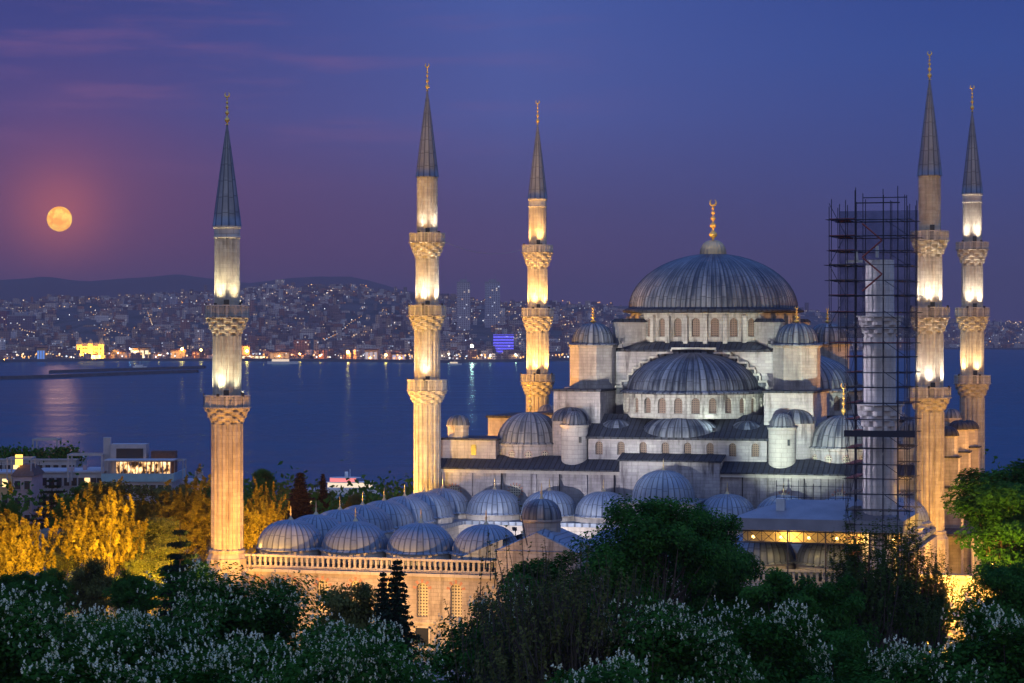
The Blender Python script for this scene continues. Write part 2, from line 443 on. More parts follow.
SEA = -35.0
def m_sea(k, bs, out):
    co = k.new('ShaderNodeTexCoord').outputs['Object']
    k.n.remove(bs)
    n1 = k.noise(k.vmul(co, (1, .35, 1)), .05, 5, .65)
    n2 = k.noise(k.vmul(co, (1, .30, 1)), .0022, 5, .65)
    n3 = k.noise(k.vmul(co, (.10, 1, 1)), .018, 6, .7)
    r = k.math('ADD', k.math('MULTIPLY', k.maprange(n2, .35, .65), .7), k.math('MULTIPLY', k.maprange(n3, .42, .58), .8))
    bp = k.new('ShaderNodeBump'); bp.inputs['Strength'].default_value = 1; bp.inputs['Distance'].default_value = .9
    k.put(bp.inputs['Height'], n1)
    g = k.new('ShaderNodeBsdfGlossy'); k.put(g.inputs['Color'], (.36, .66, .76, 1)); k.put(g.inputs['Roughness'], k.maprange(r, 0, 1.5, .15, .24)); k.link(bp.outputs[0], g.inputs['Normal'])
    d = k.new('ShaderNodeBsdfDiffuse'); k.put(d.inputs['Color'], k.mix(k.maprange(r, 0, 1.5), (.003, .030, .068, 1), (.018, .080, .145, 1)))
    m = k.new('ShaderNodeMixShader'); k.put(m.inputs[0], k.maprange(r, 0, 1.5, .62, .30)); k.link(d.outputs[0], m.inputs[1]); k.link(g.outputs[0], m.inputs[2]); k.link(m.outputs[0], out.inputs[0])
M['sea'] = mat('dusk_sea', m_sea)
mb = MB(); mb.quad((-30000, 200, 0), (30000, 200, 0), (30000, 26000, 0), (-30000, 26000, 0))
o = mb.build('sea', 'sea'); o.location.z = SEA; o.rotation_euler.z = -YAW; tag(o, kind='structure')

# far land: (view x in px, depth) grid -> height
rng = np.random.RandomState(3)
def shore_v(px):      # depth at which the far shore meets the sea
    pts = [(-400, 4800), (0, 4950), (120, 5180), (300, 5110), (450, 4900), (560, 5150), (800, 6500), (940, 8000), (1100, 7700), (1500, 8400)]
    return float(np.interp(px, [p[0] for p in pts], [p[1] for p in pts]))
def ridge_y(px):      # skyline of the inhabited hills
    pts = [(-300, 304), (0, 304), (60, 302), (110, 300), (170, 297), (230, 293), (262, 289), (300, 288), (345, 287), (372, 291), (400, 297), (450, 301), (530, 304), (620, 307), (720, 308), (900, 318), (1024, 323), (1300, 325)]
    return float(np.interp(px, [p[0] for p in pts], [p[1] for p in pts]))
def vnoise(x, y, s):
    def h(i, j): return (math.sin(i*127.1+j*311.7+s*17.3)*43758.5453) % 1
    i, j = math.floor(x), math.floor(y); fx, fy = smooth(x-i), smooth(y-j)
    return (h(i, j)*(1-fx)+h(i+1, j)*fx)*(1-fy)+(h(i, j+1)*(1-fx)+h(i+1, j+1)*fx)*fy
def far_height(px, v):
    sv_ = shore_v(px); rv = sv_+4300
    top = H+(Y0-ridge_y(px))/F*rv - SEA
    t = (v-sv_)/4300
    if t <= 0: return -3
    base = top*smooth(min(t, 1))**.85*min(1, .12+t) if t < 1 else top
    base = 3+ (top-3)*(.25*t+.75*smooth(t)) if t < 1 else top*(1-.1*(t-1))
    return base+ (vnoise(px/28, v/700, 2)-.5)*34*min(1, t*3)*(1 if t < .9 else .5)
mb = MB(); PXS = list(range(-330, 1400, 10)); VT = [-.02, 0, .01]+[i/16 for i in range(1, 21)]
vs = []
for t in VT:
    for px in PXS:
        v = shore_v(px)+4300*t; x, y, _ = at(px, Y0, v); vs.append((x, y, SEA+far_height(px, v)))
n = len(PXS)
mb.add(vs, [(j*n+i, j*n+i+1, (j+1)*n+i+1, (j+1)*n+i) for j in range(len(VT)-1) for i in range(n-1)], None, True)
def m_hill(k, bs, out):
    co = k.new('ShaderNodeTexCoord').outputs['Object']
    k.put(bs.inputs['Base Color'], k.mix(k.maprange(k.noise(co, .006, 5, .65), .4, .62), (.03, .045, .03, 1), (.12, .10, .09, 1))); bs.inputs['Roughness'].default_value = 1
M['hill'] = mat('wooded_hillside', m_hill)
tag(mb.build('far_hills', 'hill'), kind='structure')
# the mountains behind
mb = MB(); vs = []; prof = [(-400, 288), (0, 279), (40, 277), (90, 281), (150, 276), (178, 274), (215, 279), (250, 284), (290, 278), (320, 276), (350, 277), (372, 281), (400, 289), (470, 301), (600, 306), (800, 313), (1000, 322), (1500, 322)]
for t in range(5):
    for px in PXS:
        v = 15000+600*t; x, y, _ = at(px, Y0, v)
        yy = float(np.interp(px, [p[0] for p in prof], [p[1] for p in prof]))+ (vnoise(px/25, 1, 5)-.5)*2.2
        vs.append((x, y, SEA+ (pz(yy, 17400)-SEA)*smooth(t/4)))
mb.add(vs, [(j*n+i, j*n+i+1, (j+1)*n+i+1, (j+1)*n+i) for j in range(4) for i in range(n-1)], None, True)
tag(mb.build('mountain_ridge', flat('far_mountain', (.035, .045, .04), 1, 0, .2, .002)), kind='structure')
# two breakwaters
def strip(name, pts, wd, hh):
    mb = MB()
    P = [at(px, Y0, (H-SEA)*F/(py-Y0)) for px, py in pts]
    vs = []
    for k_, (x, y, _) in enumerate(P):
        for a, z in ((-wd, SEA-1), (-wd*.4, SEA+hh), (wd*.4, SEA+hh), (wd, SEA-1)):
            vs.append((x+FWD.x*a, y+FWD.y*a, z+random.uniform(-.3, .3)*(hh > 2)))
    fs = []
    for k_ in range(len(P)-1):
        for j in range(3): fs.append((k_*4+j, (k_+1)*4+j, (k_+1)*4+j+1, k_*4+j+1))
    mb.add(vs, fs); return tag(mb.build(name, 'rock'), kind='structure')
M['rock'] = flat('boulder_mole', (.05, .05, .05), .95, 0, .4, .1)
strip('breakwater', [(-60, 381), (0, 379.5), (50, 378), (100, 376), (150, 374.2), (198, 372.5)], 14, 4.5)
strip('breakwater', [(50, 373), (100, 371.5), (150, 370), (205, 368.5)], 14, 4.5)
strip('shore_road', [(x_, Y0+(H-SEA)*F/(shore_v(x_)-30)) for x_ in range(-100, 1150, 50)], 36, 5)

# moon
me = bpy.data.meshes.new('moon'); b = bmesh.new(); bmesh.ops.create_uvsphere(b, u_segments=48, v_segments=24, radius=1); b.to_mesh(me); b.free()
for p in me.polygons: p.use_smooth = True
def m_moon(k, bs, out):
    co = k.new('ShaderNodeTexCoord').outputs['Object']
    n = k.noise(co, 1.6, 5, .6)
    c = k.mix(k.maprange(n, .42, .62), (1, .38, .03, 1), (1, .66, .10, 1))
    e = k.new('ShaderNodeEmission'); k.put(e.inputs[0], c); e.inputs[1].default_value = 2.1; k.link(e.outputs[0], out.inputs[0])
M['moon'] = mat('moon_surface', m_moon); me.materials.append(M['moon'])
mo = bpy.data.objects.new('moon', me); COL.objects.link(mo)
mo.location = Vector((CX, CY, H))+MOON_DIR*60000; mo.scale = (12.2/F*60000,)*3
tag(mo, 'full golden moon low in the pink sky above the hills', 'moon')

# ------------------------------------------------------------------ minarets
def minaret(label, X, Y, zt, bal, radii, zbase, lamps, capband=True, lowlamp=None):
    """zt = (finial top, cone tip, cone base); bal = [(parapet top, parapet foot, corbel foot)] from the top; radii of the shaft stages top to bottom"""
    t = thing('minaret', label, 'minaret', (X, Y, 0))
    if zt[0] is not None:
        ftop, apex, cb = zt
        mb = MB(); finial(mb, X, Y, apex-.1, ftop-apex, .30); mb.build('finial', 'gold', t)
        mb = MB(); r0 = radii[0]*1.06
        def rb(i, k): return 1+.03*(i % 4 == 0)
        pr = [(r0*1.04, cb-.15), (r0*1.04, cb)]+[(r0*(1-u)**.93+.06, cb+(apex-cb)*u) for u in [i/10 for i in range(11)]]
        mb.lathe(pr, 48, X, Y, rib=rb, nr=12); mb.build('spire', 'lead_spire', t)
        if capband:
            mb = MB(); rr = radii[0]
            mb.lathe([(rr, cb-1.5), (rr*1.07, cb-1.42), (rr*1.07, cb-1.3), (rr*1.01, cb-1.25), (rr*1.01, cb-.45), (rr*1.1, cb-.3), (rr*1.1, cb-.155)], 32, X, Y, smooth=False, nr=2*PI*rr)
            mb.build('cap_band', 'stone_trim', t)
            top = cb-1.5
        else: top = cb-.15
    else: top = zt[2]
    z_hi = top
    for k, rr in enumerate(radii):
        z_lo = bal[k][1] if k < len(bal) else zbase
        if k > 0: z_hi = bal[k-1][2]
        mb = MB()
        nf = 16
        amp = .085 if k == len(radii)-1 else .05
        def rb(i, kk, amp=amp, nf=nf): return 1-amp*(1 if i % 6 in (0, 1) else 0)
        steps = max(2, int((z_hi-z_lo)/2.5)); 
        pr = [(rr, z_lo-.3)]+[(rr, z_lo+(z_hi-z_lo)*j/steps) for j in range(steps+1)]
        mb.lathe(pr, nf*6, X, Y, rib=rb, nr=2*PI*rr, smooth=False)
        if zt[0] is None and k == 0:
            mb.lathe([(rr, z_hi), (.01, z_hi+.02)], 32, X, Y)
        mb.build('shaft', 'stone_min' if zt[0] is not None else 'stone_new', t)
    for k, (pt, pb, cf) in enumerate(bal):
        r_in = radii[k+1]; r_out = BALR[k]*(.94 if zt[0] is None else 1)
        # stalactite corbel: tiers of pointed cells
        mb = MB(); tiers = 5; nn = 48
        pr = []
        for j in range(tiers+1):
            f = j/tiers; rr = r_in+(r_out-r_in)*f**.85; z = cf+(pb-cf)*f
            pr.append((rr, z))
            if j < tiers: pr.append((rr+(r_out-r_in)/tiers*.25, z+(pb-cf)/tiers*.8))
        def rc(i, kk):
            tier = kk//2
            ph = (i+(3 if tier % 2 else 0)) % 6
            return 1-.13*(1 if ph in (0, 1) else .25 if ph in (2, 5) else 0)*(1 if kk < len(pr) else 0)
        mb.lathe(pr+[(r_out*1.02, pb), (r_out*1.02, pb+.12), (r_in, pb+.14)], nn, X, Y, rib=rc, smooth=False, nr=2*PI*r_out)
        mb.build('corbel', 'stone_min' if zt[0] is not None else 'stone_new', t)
        if zt[0] is None: continue
        mb = MB(); hh = pt-pb; ns = 16
        ring = [(r_out*.94, pb+.1), (r_out*.94, pt-.1), (r_out*.90, pt-.1), (r_out*.90, pb+.1)]
        mb.lathe([(r_out*.90, pt-.14), (r_out*.99, pt-.14), (r_out*.99, pt), (r_out*.88, pt), (r_out*.88, pt-.14)], 32, X, Y, smooth=False, nr=20)
        for j in range(ns):
            a = 2*PI*j/ns; rr = r_out*.955
            mb.rbox((X+rr*math.cos(a), Y+rr*math.sin(a), pb+.1), (.14, .22, hh-.2), a)
            for dj in (-.30, -.15, .0, .15, .30):
                a2 = a+PI/ns*(1+dj*2)
                mb.rbox((X+rr*.99*math.cos(a2), Y+rr*.99*math.sin(a2), pb+.2), (.06, .07, hh-.4), a2)
        mb.build('parapet', 'stone_trim', t)
        for (idx, powr, colr, angs) in lamps:
            if idx != k: continue
            for a in angs:
                a = R(a); rl = radii[k]+.95; z = pt+.25
                p = (X+rl*math.cos(a), Y+rl*math.sin(a), z)
                fl = MB(); fl.rbox((p[0], p[1], z-.35), (.16, .3, .3), a); fl.tube((p[0], p[1], pb+.1), (p[0], p[1], z-.3), .03, n=5)
                f = fl.build('floodlight', 'iron', t)
                lamp(f, p, (X+radii[k]*.3*math.cos(a), Y+radii[k]*.3*math.sin(a), z+7.5), powr*1.25, colr, 88, 1.0, .3)
        # a dark doorway onto the balcony
        mb = MB(); a = R(-70); rr = radii[k]
        mb.rbox((X+rr*math.cos(a), Y+rr*math.sin(a), pb+.14), (.12, .6, 1.9), a); mb.build('door', 'glass_dark', t)
    # the plinth
    mb = MB(); rb_ = radii[-1]
    mb.lathe([(rb_*1.28, -1), (rb_*1.28, zbase-1.0), (rb_*1.22, zbase-.9), (rb_*1.1, zbase-.35), (rb_*1.14, zbase-.3), (rb_*1.14, zbase-.05), (rb_, zbase)], 12, X, Y, smooth=False, nr=2*PI*rb_*1.2)
    mb.build('plinth', 'stone_min', t)
    return t
M['lead_spire'] = lead('spire_lead_sheet', (.30, .30, .33), (.10, .11, .15), streak=.5)
BALR = [2.5, 2.62, 2.78]
def zs(S_, *ys): return tuple(H+(Y0-y)/S_ for y in ys)
V = dict(M1=8.98, M2=7.33, M3=6.31, M4=9.72, M5=7.78, M6=6.64)
fa = (-150, -85, -20)
M1 = minaret('pale minaret with two balconies standing alone at the far left, left of the courtyard domes', -36.25, 0, zs(8.98, 91, 124, 225), [zs(8.98, 305, 318, 336), zs(8.98, 395, 408, 424)], [1.42, 1.62, 1.80], pz(549, F/8.98),
    [(0, 1300, (1, .86, .50), (-160, -100, -30)), (1, 1400, (1, .97, .62), (-155, -90, -25))])
M2 = minaret('pale stone minaret with three balconies, front left corner of the prayer hall', -34, 63.8, zs(7.33, 62, 90, 176), [zs(7.33, 233, 243, 259), zs(7.33, 305, 316, 332), zs(7.33, 379.5, 391, 405)], [1.42, 1.60, 1.78, 1.86], 9.0,
    [(0, 800, WHITE, (-100, -30)), (1, 1300, WHITE, (-150, -85, -20)), (2, 1100, WHITE, (-165, -80))], capband=False)
M3 = minaret('golden lit minaret behind the prayer hall, left of the great dome', -34, 119.2, zs(6.31, 99, 124, 198), [zs(6.31, 245, 253, 269), zs(6.31, 308, 317, 333), zs(6.31, 374, 382, 397)], [1.42, 1.60, 1.78, 1.86], 9.0,
    [(0, 2200, GOLD, (-140, -60)), (1, 3000, GOLD, (-150, -90, -30)), (2, 3800, GOLD, (-150, -85, -20))])
M5 = minaret('pale stone minaret with three balconies just right of the scaffolding', 34, 63.8, zs(7.78, 50, 79, 175), [zs(7.78, 231, 241, 257), zs(7.78, 307, 318, 334), zs(7.78, 387, 398, 412)], [1.42, 1.60, 1.78, 1.88], 9.0,
    [(1, 1500, WHITE, (-150, -85, -20)), (2, 1500, WHITE, (-150, -85, -20))], capband=False)
M6 = minaret('rightmost minaret, shorter looking and warmly lit, rising behind the prayer hall', 34, 119.2, zs(6.64, 84, 111, 193), [zs(6.64, 242, 250, 266), zs(6.64, 307.5, 317, 332), zs(6.64, 375, 384, 398)], [1.42, 1.60, 1.78, 1.88], 9.0,
    [(0, 1500, WHITE, (-120, -50)), (1, 1500, WHITE, (-40, -100)), (2, 2200, WARM, (-130, -60))])
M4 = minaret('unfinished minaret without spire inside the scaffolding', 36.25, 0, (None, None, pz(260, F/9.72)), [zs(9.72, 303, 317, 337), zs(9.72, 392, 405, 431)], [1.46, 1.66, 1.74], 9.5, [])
# wire between the two left minarets
mb = MB(); A = Vector((-33, 64.5, M2.location.z+47.3)); B = Vector((-34, 118, 47.2))
A = Vector((-33.0, 66.0, pz(239, 331))); B = Vector((-34.5, 117.5, pz(246, 380))); pr = None
for k in range(17):
    f = k/16; p = A.lerp(B, f)-Vector((0, 0, 2.0*4*f*(1-f)*.8))
    if pr: mb.tube(pr, p, .035, n=4)
    pr = p
tag(mb.build('hanging_cable', flat('grey_cable', (.4, .38, .4), .6)), 'thin cable sagging between two minaret balconies at the left', 'cable')

# ------------------------------------------------------------------ prayer hall
hall = thing('prayer_hall', 'great domed prayer hall of the mosque with cascading lead domes', 'mosque', (0, 92, 0))
X0, X1, YF, YB = -33.3, 33.3, 65.0, 119
mb = MB()
mb.box(X0, X1, YF+.3, YB, -1, 15.7)
# buttress strips on the front, portal block in the middle
for x in (-28.4, -19.3, -12.2, 12.2, 19.3, 28.4): mb.box(x-.45, x+.45, YF-.05, YF+.29, 8, 15.2)
mb.box(-7.2, 6.4, YF-.4, 69, 8, 17.2)
mb.build('wall', 'stone_hall', hall)
for b_ in ((X0-.15, -7.21, YF-.2, YF+.299), (6.41, X1+.15, YF-.2, YF+.299), (X0-.16, X0-.001, YF+.3, YB), (X1+.001, X1+.16, YF+.3, YB)):
    mb = MB(); mb.box(*b_, 15.3, 15.72); mb.build('cornice', 'stone_trim', hall)
mb = MB()  # lower lead roofs, sloping back
def slope(x0, x1, y0, y1, z0, z1, th=.22):
    mb.add([(x0, y0, z0-th), (x1, y0, z0-th), (x1, y1, z1-th), (x0, y1, z1-th), (x0, y0, z0), (x1, y0, z0), (x1, y1, z1), (x0, y1, z1)],
           [(0, 3, 2, 1), (4, 5, 6, 7), (0, 1, 5, 4), (1, 2, 6, 5), (2, 3, 7, 6), (3, 0, 4, 7)])
slope(X0-.35, -7.3, YF-.4, 68.0, 15.95, 17.6); slope(6.5, X1+.35, YF-.4, 68.0, 15.95, 17.6)
slope(-7.5, 6.7, YF-.65, 67.4, 17.43, 18.2)
slope(X0-.35, X1+.35, 68.01, YB+.3, 17.0, 17.0)
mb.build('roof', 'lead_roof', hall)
def star_window(x, y, z, r, nx=0, ny=-1, m='red_brick'):
    mb = MB(); tx, ty = -ny, nx
    P = lambda a, rr, k: (x+tx*math.cos(a)*rr+nx*k, y+ty*math.cos(a)*rr+ny*k, z+math.sin(a)*rr)
    n = 24
    mb.add([P(2*PI*i/n, r, .05) for i in range(n)], [tuple(range(n))])
    o = mb.build('round_window', 'lattice_pale', hall)
    mb = MB()
    for i in range(14):
        a = 2*PI*i/14; b = .09
        mb.add([P(a-b, r*1.04, .07), P(a+b, r*1.04, .07), P(a+b*.7, r*1.45, .07), P(a-b*.7, r*1.45, .07)], [(0, 1, 2, 3)])
    mb.build('ray_trim', m, o)
for x, z in ((-21.9, 12.9), (-30.6, 12.7), (14.9, 12.6), (22.2, 12.8), (30.2, 12.8)): star_window(x, YF+.24, z, .8)
# front corner blocks with little turrets
for sx_ in (-1, 1):
    mb = MB(); xa, xb = sorted((sx_*33.2, sx_*25.2)); mb.box(xa, xb, 67, 76, 15.5, 19.6); mb.build('corner_block', 'stone_hall', hall)
    mb = MB(); mb.box(xa-.25, xb+.25, 66.75, 76.2, 19.61, 19.85); mb.build('block_roof', 'lead_roof', hall)
    mb = MB(); mb.lathe([(1.5, 19.8), (1.5, 21.3), (1.68, 21.4), (1.68, 21.6)], 8, sx_*31.2, 68.9, smooth=False, nr=9)
    tw = mb.build('turret', 'stone', hall)
    mb = MB(); dome(mb, sx_*31.2, 68.9, 21.6, 1.55, 1.45, 14, amp=.05); mb.build('turret_dome', 'lead', tw)
    mb = MB(); mb.box(min(sx_*28.0, sx_*28.7), max(sx_*28.0, sx_*28.7), 66.9, 66.99, 17.6, 19.0); mb.build('doorway', 'glass_dark', hall)
    # rear corner block
    mb = MB(); mb.box(xa, xb, 108, 117, 15.5, 19.6); mb.build('corner_block', 'stone_hall', hall)
    mb = MB(); mb.box(xa-.25, xb+.25, 107.8, 117.2, 19.61, 19.85); mb.build('block_roof', 'lead_roof', hall)
    mb = MB(); mb.lathe([(1.5, 19.8), (1.5, 21.3), (1.68, 21.4), (1.68, 21.6)], 8, sx_*31.2, 115, smooth=False, nr=9)
    tw = mb.build('turret', 'stone', hall)
    mb = MB(); dome(mb, sx_*31.2, 115, 21.6, 1.55, 1.45, 14, amp=.05); mb.build('turret_dome', 'lead', tw)
# corner domes
def ring_pts(cx, cy, r, n, a0=0, a1=2*PI):
    return [(cx+r*math.cos(a0+(a1-a0)*i/n), cy+r*math.sin(a0+(a1-a0)*i/n)) for i in range(n+1)]
for sx_ in (-1, 1):
    for yy in (71.8, 111.4):
        cx = sx_*21.7
        mb = MB(); mb.lathe([(4.62, 16.5), (4.62, 18.75), (4.8, 18.85), (4.8, 19.1), (0.1, 19.12)], 24, cx, yy, smooth=False, nr=29); dr = mb.build('corner_drum', 'stone_hall', hall)
        mb = MB(); dome(mb, cx, yy, 19.05, 4.55, 4.35, 30, amp=.018)
        mb.lathe([(4.95, 19.1), (4.98, 19.22), (4.5, 19.4)], 32, cx, yy, nr=30); mb.build('corner_dome', 'lead', hall)
        mb = MB(); finial(mb, cx, yy, 23.3, 4.4 if yy < 90 else 3.4, .34); mb.build('finial', 'gold', hall)
        if yy < 90:
            for a in (-135, -106, -77, -48):
                a = R(a); star_window(cx+4.6*math.cos(a), yy+4.6*math.sin(a), 17.75, .42, math.cos(a), math.sin(a))
# cylindrical stair turrets
for sx_ in (-1, 1):
    cx, cy = sx_*14.2, 67.6
    mb = MB(); mb.lathe([(1.75, 15.6), (1.72, 16.4), (1.82, 16.5), (1.82, 21.5), (1.95, 21.6), (1.95, 21.85), (.1, 21.9)], 28, cx, cy, smooth=False, nr=11.4); tw = mb.build('stair_turret', 'stone_trim', hall)
    mb = MB(); mb.lathe([(2.05, 21.86), (2.08, 21.95), (1.7, 22.05)], 24, cx, cy, nr=18); dome(mb, cx, cy, 21.95, 1.6, 1.75, 18, amp=.05, p=.8); mb.build('turret_dome', 'lead', tw)
    mb = MB(); mb.box(cx+1.0, cx+1.3, cy-1.62, cy-1.2, 19.5, 20.3); mb.build('slit_window', 'glass_dark', tw)
# piers that carry the weight towers, with rounded lead shoulders
for sx_ in (-1, 1):
    for f_ in (0, 1):
        ya, yb_ = (70.2, 84.0) if not f_ else (99.0, 112.8)
        mb = MB(); xa, xb = sorted((sx_*11.3, sx_*17.9)); mb.box(xa, xb, ya, yb_, 16, 26.3); mb.build('pier', 'stone_hall', hall)
        mb = MB(); mb.box(xa-.2, xb+.2, ya-.25, yb_+.2, 26.31, 26.6); mb.build('pier_roof', 'lead_roof', hall)
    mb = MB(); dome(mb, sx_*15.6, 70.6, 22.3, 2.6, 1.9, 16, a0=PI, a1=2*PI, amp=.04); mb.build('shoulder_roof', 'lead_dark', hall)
    mb = MB(); mb.lathe([(2.5, 16), (2.5, 22.3)], 16, sx_*15.6, 70.6, a0=PI, a1=2*PI, smooth=False, nr=15); mb.build('shoulder_wall', 'stone_hall', hall)
# weight towers
for sx_, yy in ((-1, 78.2), (1, 78.2), (-1, 105), (1, 105)):
    cx = sx_*14.35
    mb = MB(); a_ = R(22.5); mb.lathe([(3.28, 26.3), (3.28, 32.3), (3.45, 32.4), (3.45, 32.6), (.1, 32.62)], 8, cx, yy, a0=a_, a1=a_+2*PI, smooth=False, nr=20)
    tw = mb.build('weight_tower', 'stone', hall)
    mb = MB(); mb.lathe([(3.55, 32.6), (3.58, 32.75), (2.9, 32.9)], 32, cx, yy, nr=24); dome(mb, cx, yy, 32.7, 2.85, 3.0, 24, amp=.05, p=.75); mb.build('tower_dome', 'lead', tw)
    mb = MB(); finial(mb, cx, yy, 35.6, 2.4, .42); mb.build('finial', 'gold', tw)
# row of arched windows below the half dome
WL = [(-12.2+i*3.05+1.5, 1.0, 17.9, 19.7) for i in range(8)]
mb = MB(); ops = [(u+12.2, w_, a_, b_) for u, w_, a_, b_ in WL]
arch_wall(mb, (-12.2, 67.3), (12.2, 67.3), 16.8, 20.1, ops); mb.box(-12.2, 12.2, 67.9, 70, 16.8, 20.1)
mb.box(-12.21, -12.0, 67.31, 70, 16.8, 20.1); mb.box(12.0, 12.21, 67.31, 70, 16.8, 20.1)
mb.build('gallery_wall', 'stone_hall', hall)
for op in ops: arch_pane((-12.2, 67.3), (12.2, 67.3), op, .45, hall)
mb = MB(); slope(-12.5, 12.5, 66.95, 72.6, 20.32, 23.25, .3); mb.build('gallery_roof', 'lead_roof', hall)
for cx, cy, rr, hh in ((0, 70.2, 5.6, 3.0), (-9.0, 70.6, 2.9, 2.2), (9.0, 70.6, 2.9, 2.2)):
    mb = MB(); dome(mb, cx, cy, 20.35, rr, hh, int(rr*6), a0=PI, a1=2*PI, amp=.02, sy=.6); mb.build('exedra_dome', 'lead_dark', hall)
# half domes on four sides
def half(cx, cy, ang, vis):
    a0, a1 = ang-PI/2, ang+PI/2
    n = 13; pts = ring_pts(cx, cy, 9.75, n, a0, a1); mb = MB(); ops = []
    for i in range(n):
        p0, p1 = pts[i], pts[i+1]; L = math.hypot(p1[0]-p0[0], p1[1]-p0[1]); op = (L/2, 1.15, 23.5, 25.6)
        arch_wall(mb, p0, p1, 22.8, 26.05, [op]); ops.append((p0, p1, op))
    mb.lathe([(9.1, 22.8), (9.1, 26.0)], 26, cx, cy, a0, a1)
    d = mb.build('half_drum', 'stone_drum', hall)
    if vis:
        for p0, p1, op in ops: arch_pane(p0, p1, op, .4, d)
    mb = MB(); mb.lathe([(9.85, 26.03), (10.15, 26.1), (10.15, 26.35), (9.0, 26.6)], 52, cx, cy, a0, a1, nr=60)
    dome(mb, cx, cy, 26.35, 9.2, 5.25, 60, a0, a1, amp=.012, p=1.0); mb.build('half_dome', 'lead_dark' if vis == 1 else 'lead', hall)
half(0, 78.0, -PI/2, 1); half(-11.6, 91.5, PI, 2); half(11.6, 91.5, 0, 2); half(0, 103.1, PI/2, 0)
# side masses below the side half domes
for sx_ in (-1, 1):
    xa, xb = sorted((sx_*11.5, sx_*24.5)); mb = MB(); mb.box(xa, xb, 82.5, 100.5, 16, 22.6); mb.build('side_mass', 'stone_hall', hall)
    mb = MB(); mb.box(xa-.3, xb+.3, 82.2, 100.8, 22.61, 22.9); mb.build('side_roof', 'lead_roof', hall)
    xa, xb = sorted((sx_*25.0, sx_*31.8)); mb = MB(); mb.box(xa, xb, 85, 98, 16, 22.0); mb.build('gallery_block', 'stone_hall', hall)
    mb = MB(); mb.box(xa-.25, xb+.25, 84.75, 98.3, 22.01, 22.35); mb.build('gallery_block_roof', 'lead_roof', hall)
# main cube with stepped front
mb = MB(); mb.box(-11.2, 11.2, 78.65, 104.3, 20, 31.7); mb.build('main_block', 'stone_hall', hall)
mb = MB()
a = [(-12.2, 79.9), (12.2, 79.9), (12.2, 103.1), (-12.2, 103.1)]
n = 32; ring = [(12.1*math.cos(2*PI*i/n), 91.5+12.1*math.sin(2*PI*i/n)) for i in range(n)]
sq = []
for i in range(n):
    c_, s_ = math.cos(2*PI*i/n), math.sin(2*PI*i/n); k_ = min(12.0/max(abs(c_), 1e-6), 13.5/max(abs(s_), 1e-6)); sq.append((k_*c_, 91.5+k_*s_))
mb.add([(x, y, 31.7) for x, y in sq]+[(x, y, 32.0) for x, y in sq]+[(x, y, 33.1) for x, y in ring],
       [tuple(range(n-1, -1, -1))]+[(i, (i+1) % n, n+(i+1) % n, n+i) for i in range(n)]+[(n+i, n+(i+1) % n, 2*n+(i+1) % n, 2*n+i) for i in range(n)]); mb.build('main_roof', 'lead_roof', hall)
stp = [(3.0, 32.0), (5.1, 31.4), (6.2, 30.8), (7.5, 30.1), (8.5, 29.3), (9.2, 28.45), (10.2, 27.5), (11.0, 26.7)]
poly = [(-11.0, 25.8), (11.0, 25.8)]
rs = []; 
for i in range(len(stp)-1, -1, -1):
    x, z = stp[i]; rs.append((x, z)); 
    if i > 0: rs.append((stp[i-1][0], z))
full = poly+[(x, z) for x, z in rs]+[(-x, z) for x, z in reversed(rs)]
mb = MB(); mb.extr_y(full, 78.1, 78.6); mb.build('stepped_gable', 'lead_dark', hall)
mb = MB()
for sg in (-1, 1):
    for i, (x, z) in enumerate(stp):
        xi = stp[i-1][0] if i else 0
        xa, xb = sorted((sg*(xi-.12 if i else 0), sg*(x+.12))); mb.box(xa, xb, 77.85, 78.62, z+.01, z+.3)
        zn = stp[i+1][1] if i+1 < len(stp) else z-.4
        mb.box(min(sg*(x+.005), sg*(x+.26)), max(sg*(x+.005), sg*(x+.26)), 77.9, 78.61, zn+.31, z+.005)
mb.build('coping', 'stone_trim', hall)
# main drum with windows between piers
n = 28; pts = ring_pts(0, 91.5, 11.9, n, R(-90)-PI/n, R(270)-PI/n); mb = MB(); ops = []
for i in range(n):
    p0, p1 = pts[i], pts[i+1]; L = math.hypot(p1[0]-p0[0], p1[1]-p0[1]); op = (L/2, 1.15, 33.8, 36.4)
    arch_wall(mb, p0, p1, 32.6, 37.2, [op], .5); ops.append((p0, p1, op))
mb.lathe([(11.35, 32.6), (11.35, 37.2)], 56, 0, 91.5)
for i in range(n):
    a = R(-90)+PI/n+2*PI*i/n; rr = 12.1
    mb.rbox((rr*math.cos(a), 91.5+rr*math.sin(a), 32.8), (.7, .62, 3.9), a, .92)
dr = mb.build('main_drum', 'stone_drum', hall)
for p0, p1, op in ops: arch_pane(p0, p1, op, .45, dr)
# flying buttresses at the corners of the drum
for a in (-135, -45, 45, 135):
    big = abs(a) in (135, 45); a = R(a); L = 4.4 if big else 2.2
    mb = MB(); rr = 11.9+L/2; mb.rbox((rr*math.cos(a), 91.5+rr*math.sin(a), 32.2), (L, 1.7 if big else 1.2, 3.6 if big else 2.4), a); bt = mb.build('buttress', 'stone', hall)
    mb = MB(); mb.rbox((rr*math.cos(a), 91.5+rr*math.sin(a), 35.82 if big else 34.62), (L+.4, 2.1 if big else 1.5, .5), a, .8); mb.build('buttress_roof', 'lead_roof', bt)
mb = MB(); mb.lathe([(11.9, 37.1), (12.9, 37.25), (13.0, 37.5), (12.3, 37.85), (11.5, 37.9)], 84, 0, 91.5, nr=84)
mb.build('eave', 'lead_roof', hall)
mb = MB(); dome(mb, 0, 91.5, 37.7, 12.0, 8.0, 104, amp=.012, p=1.02); mb.build('great_dome', 'lead_great', hall)
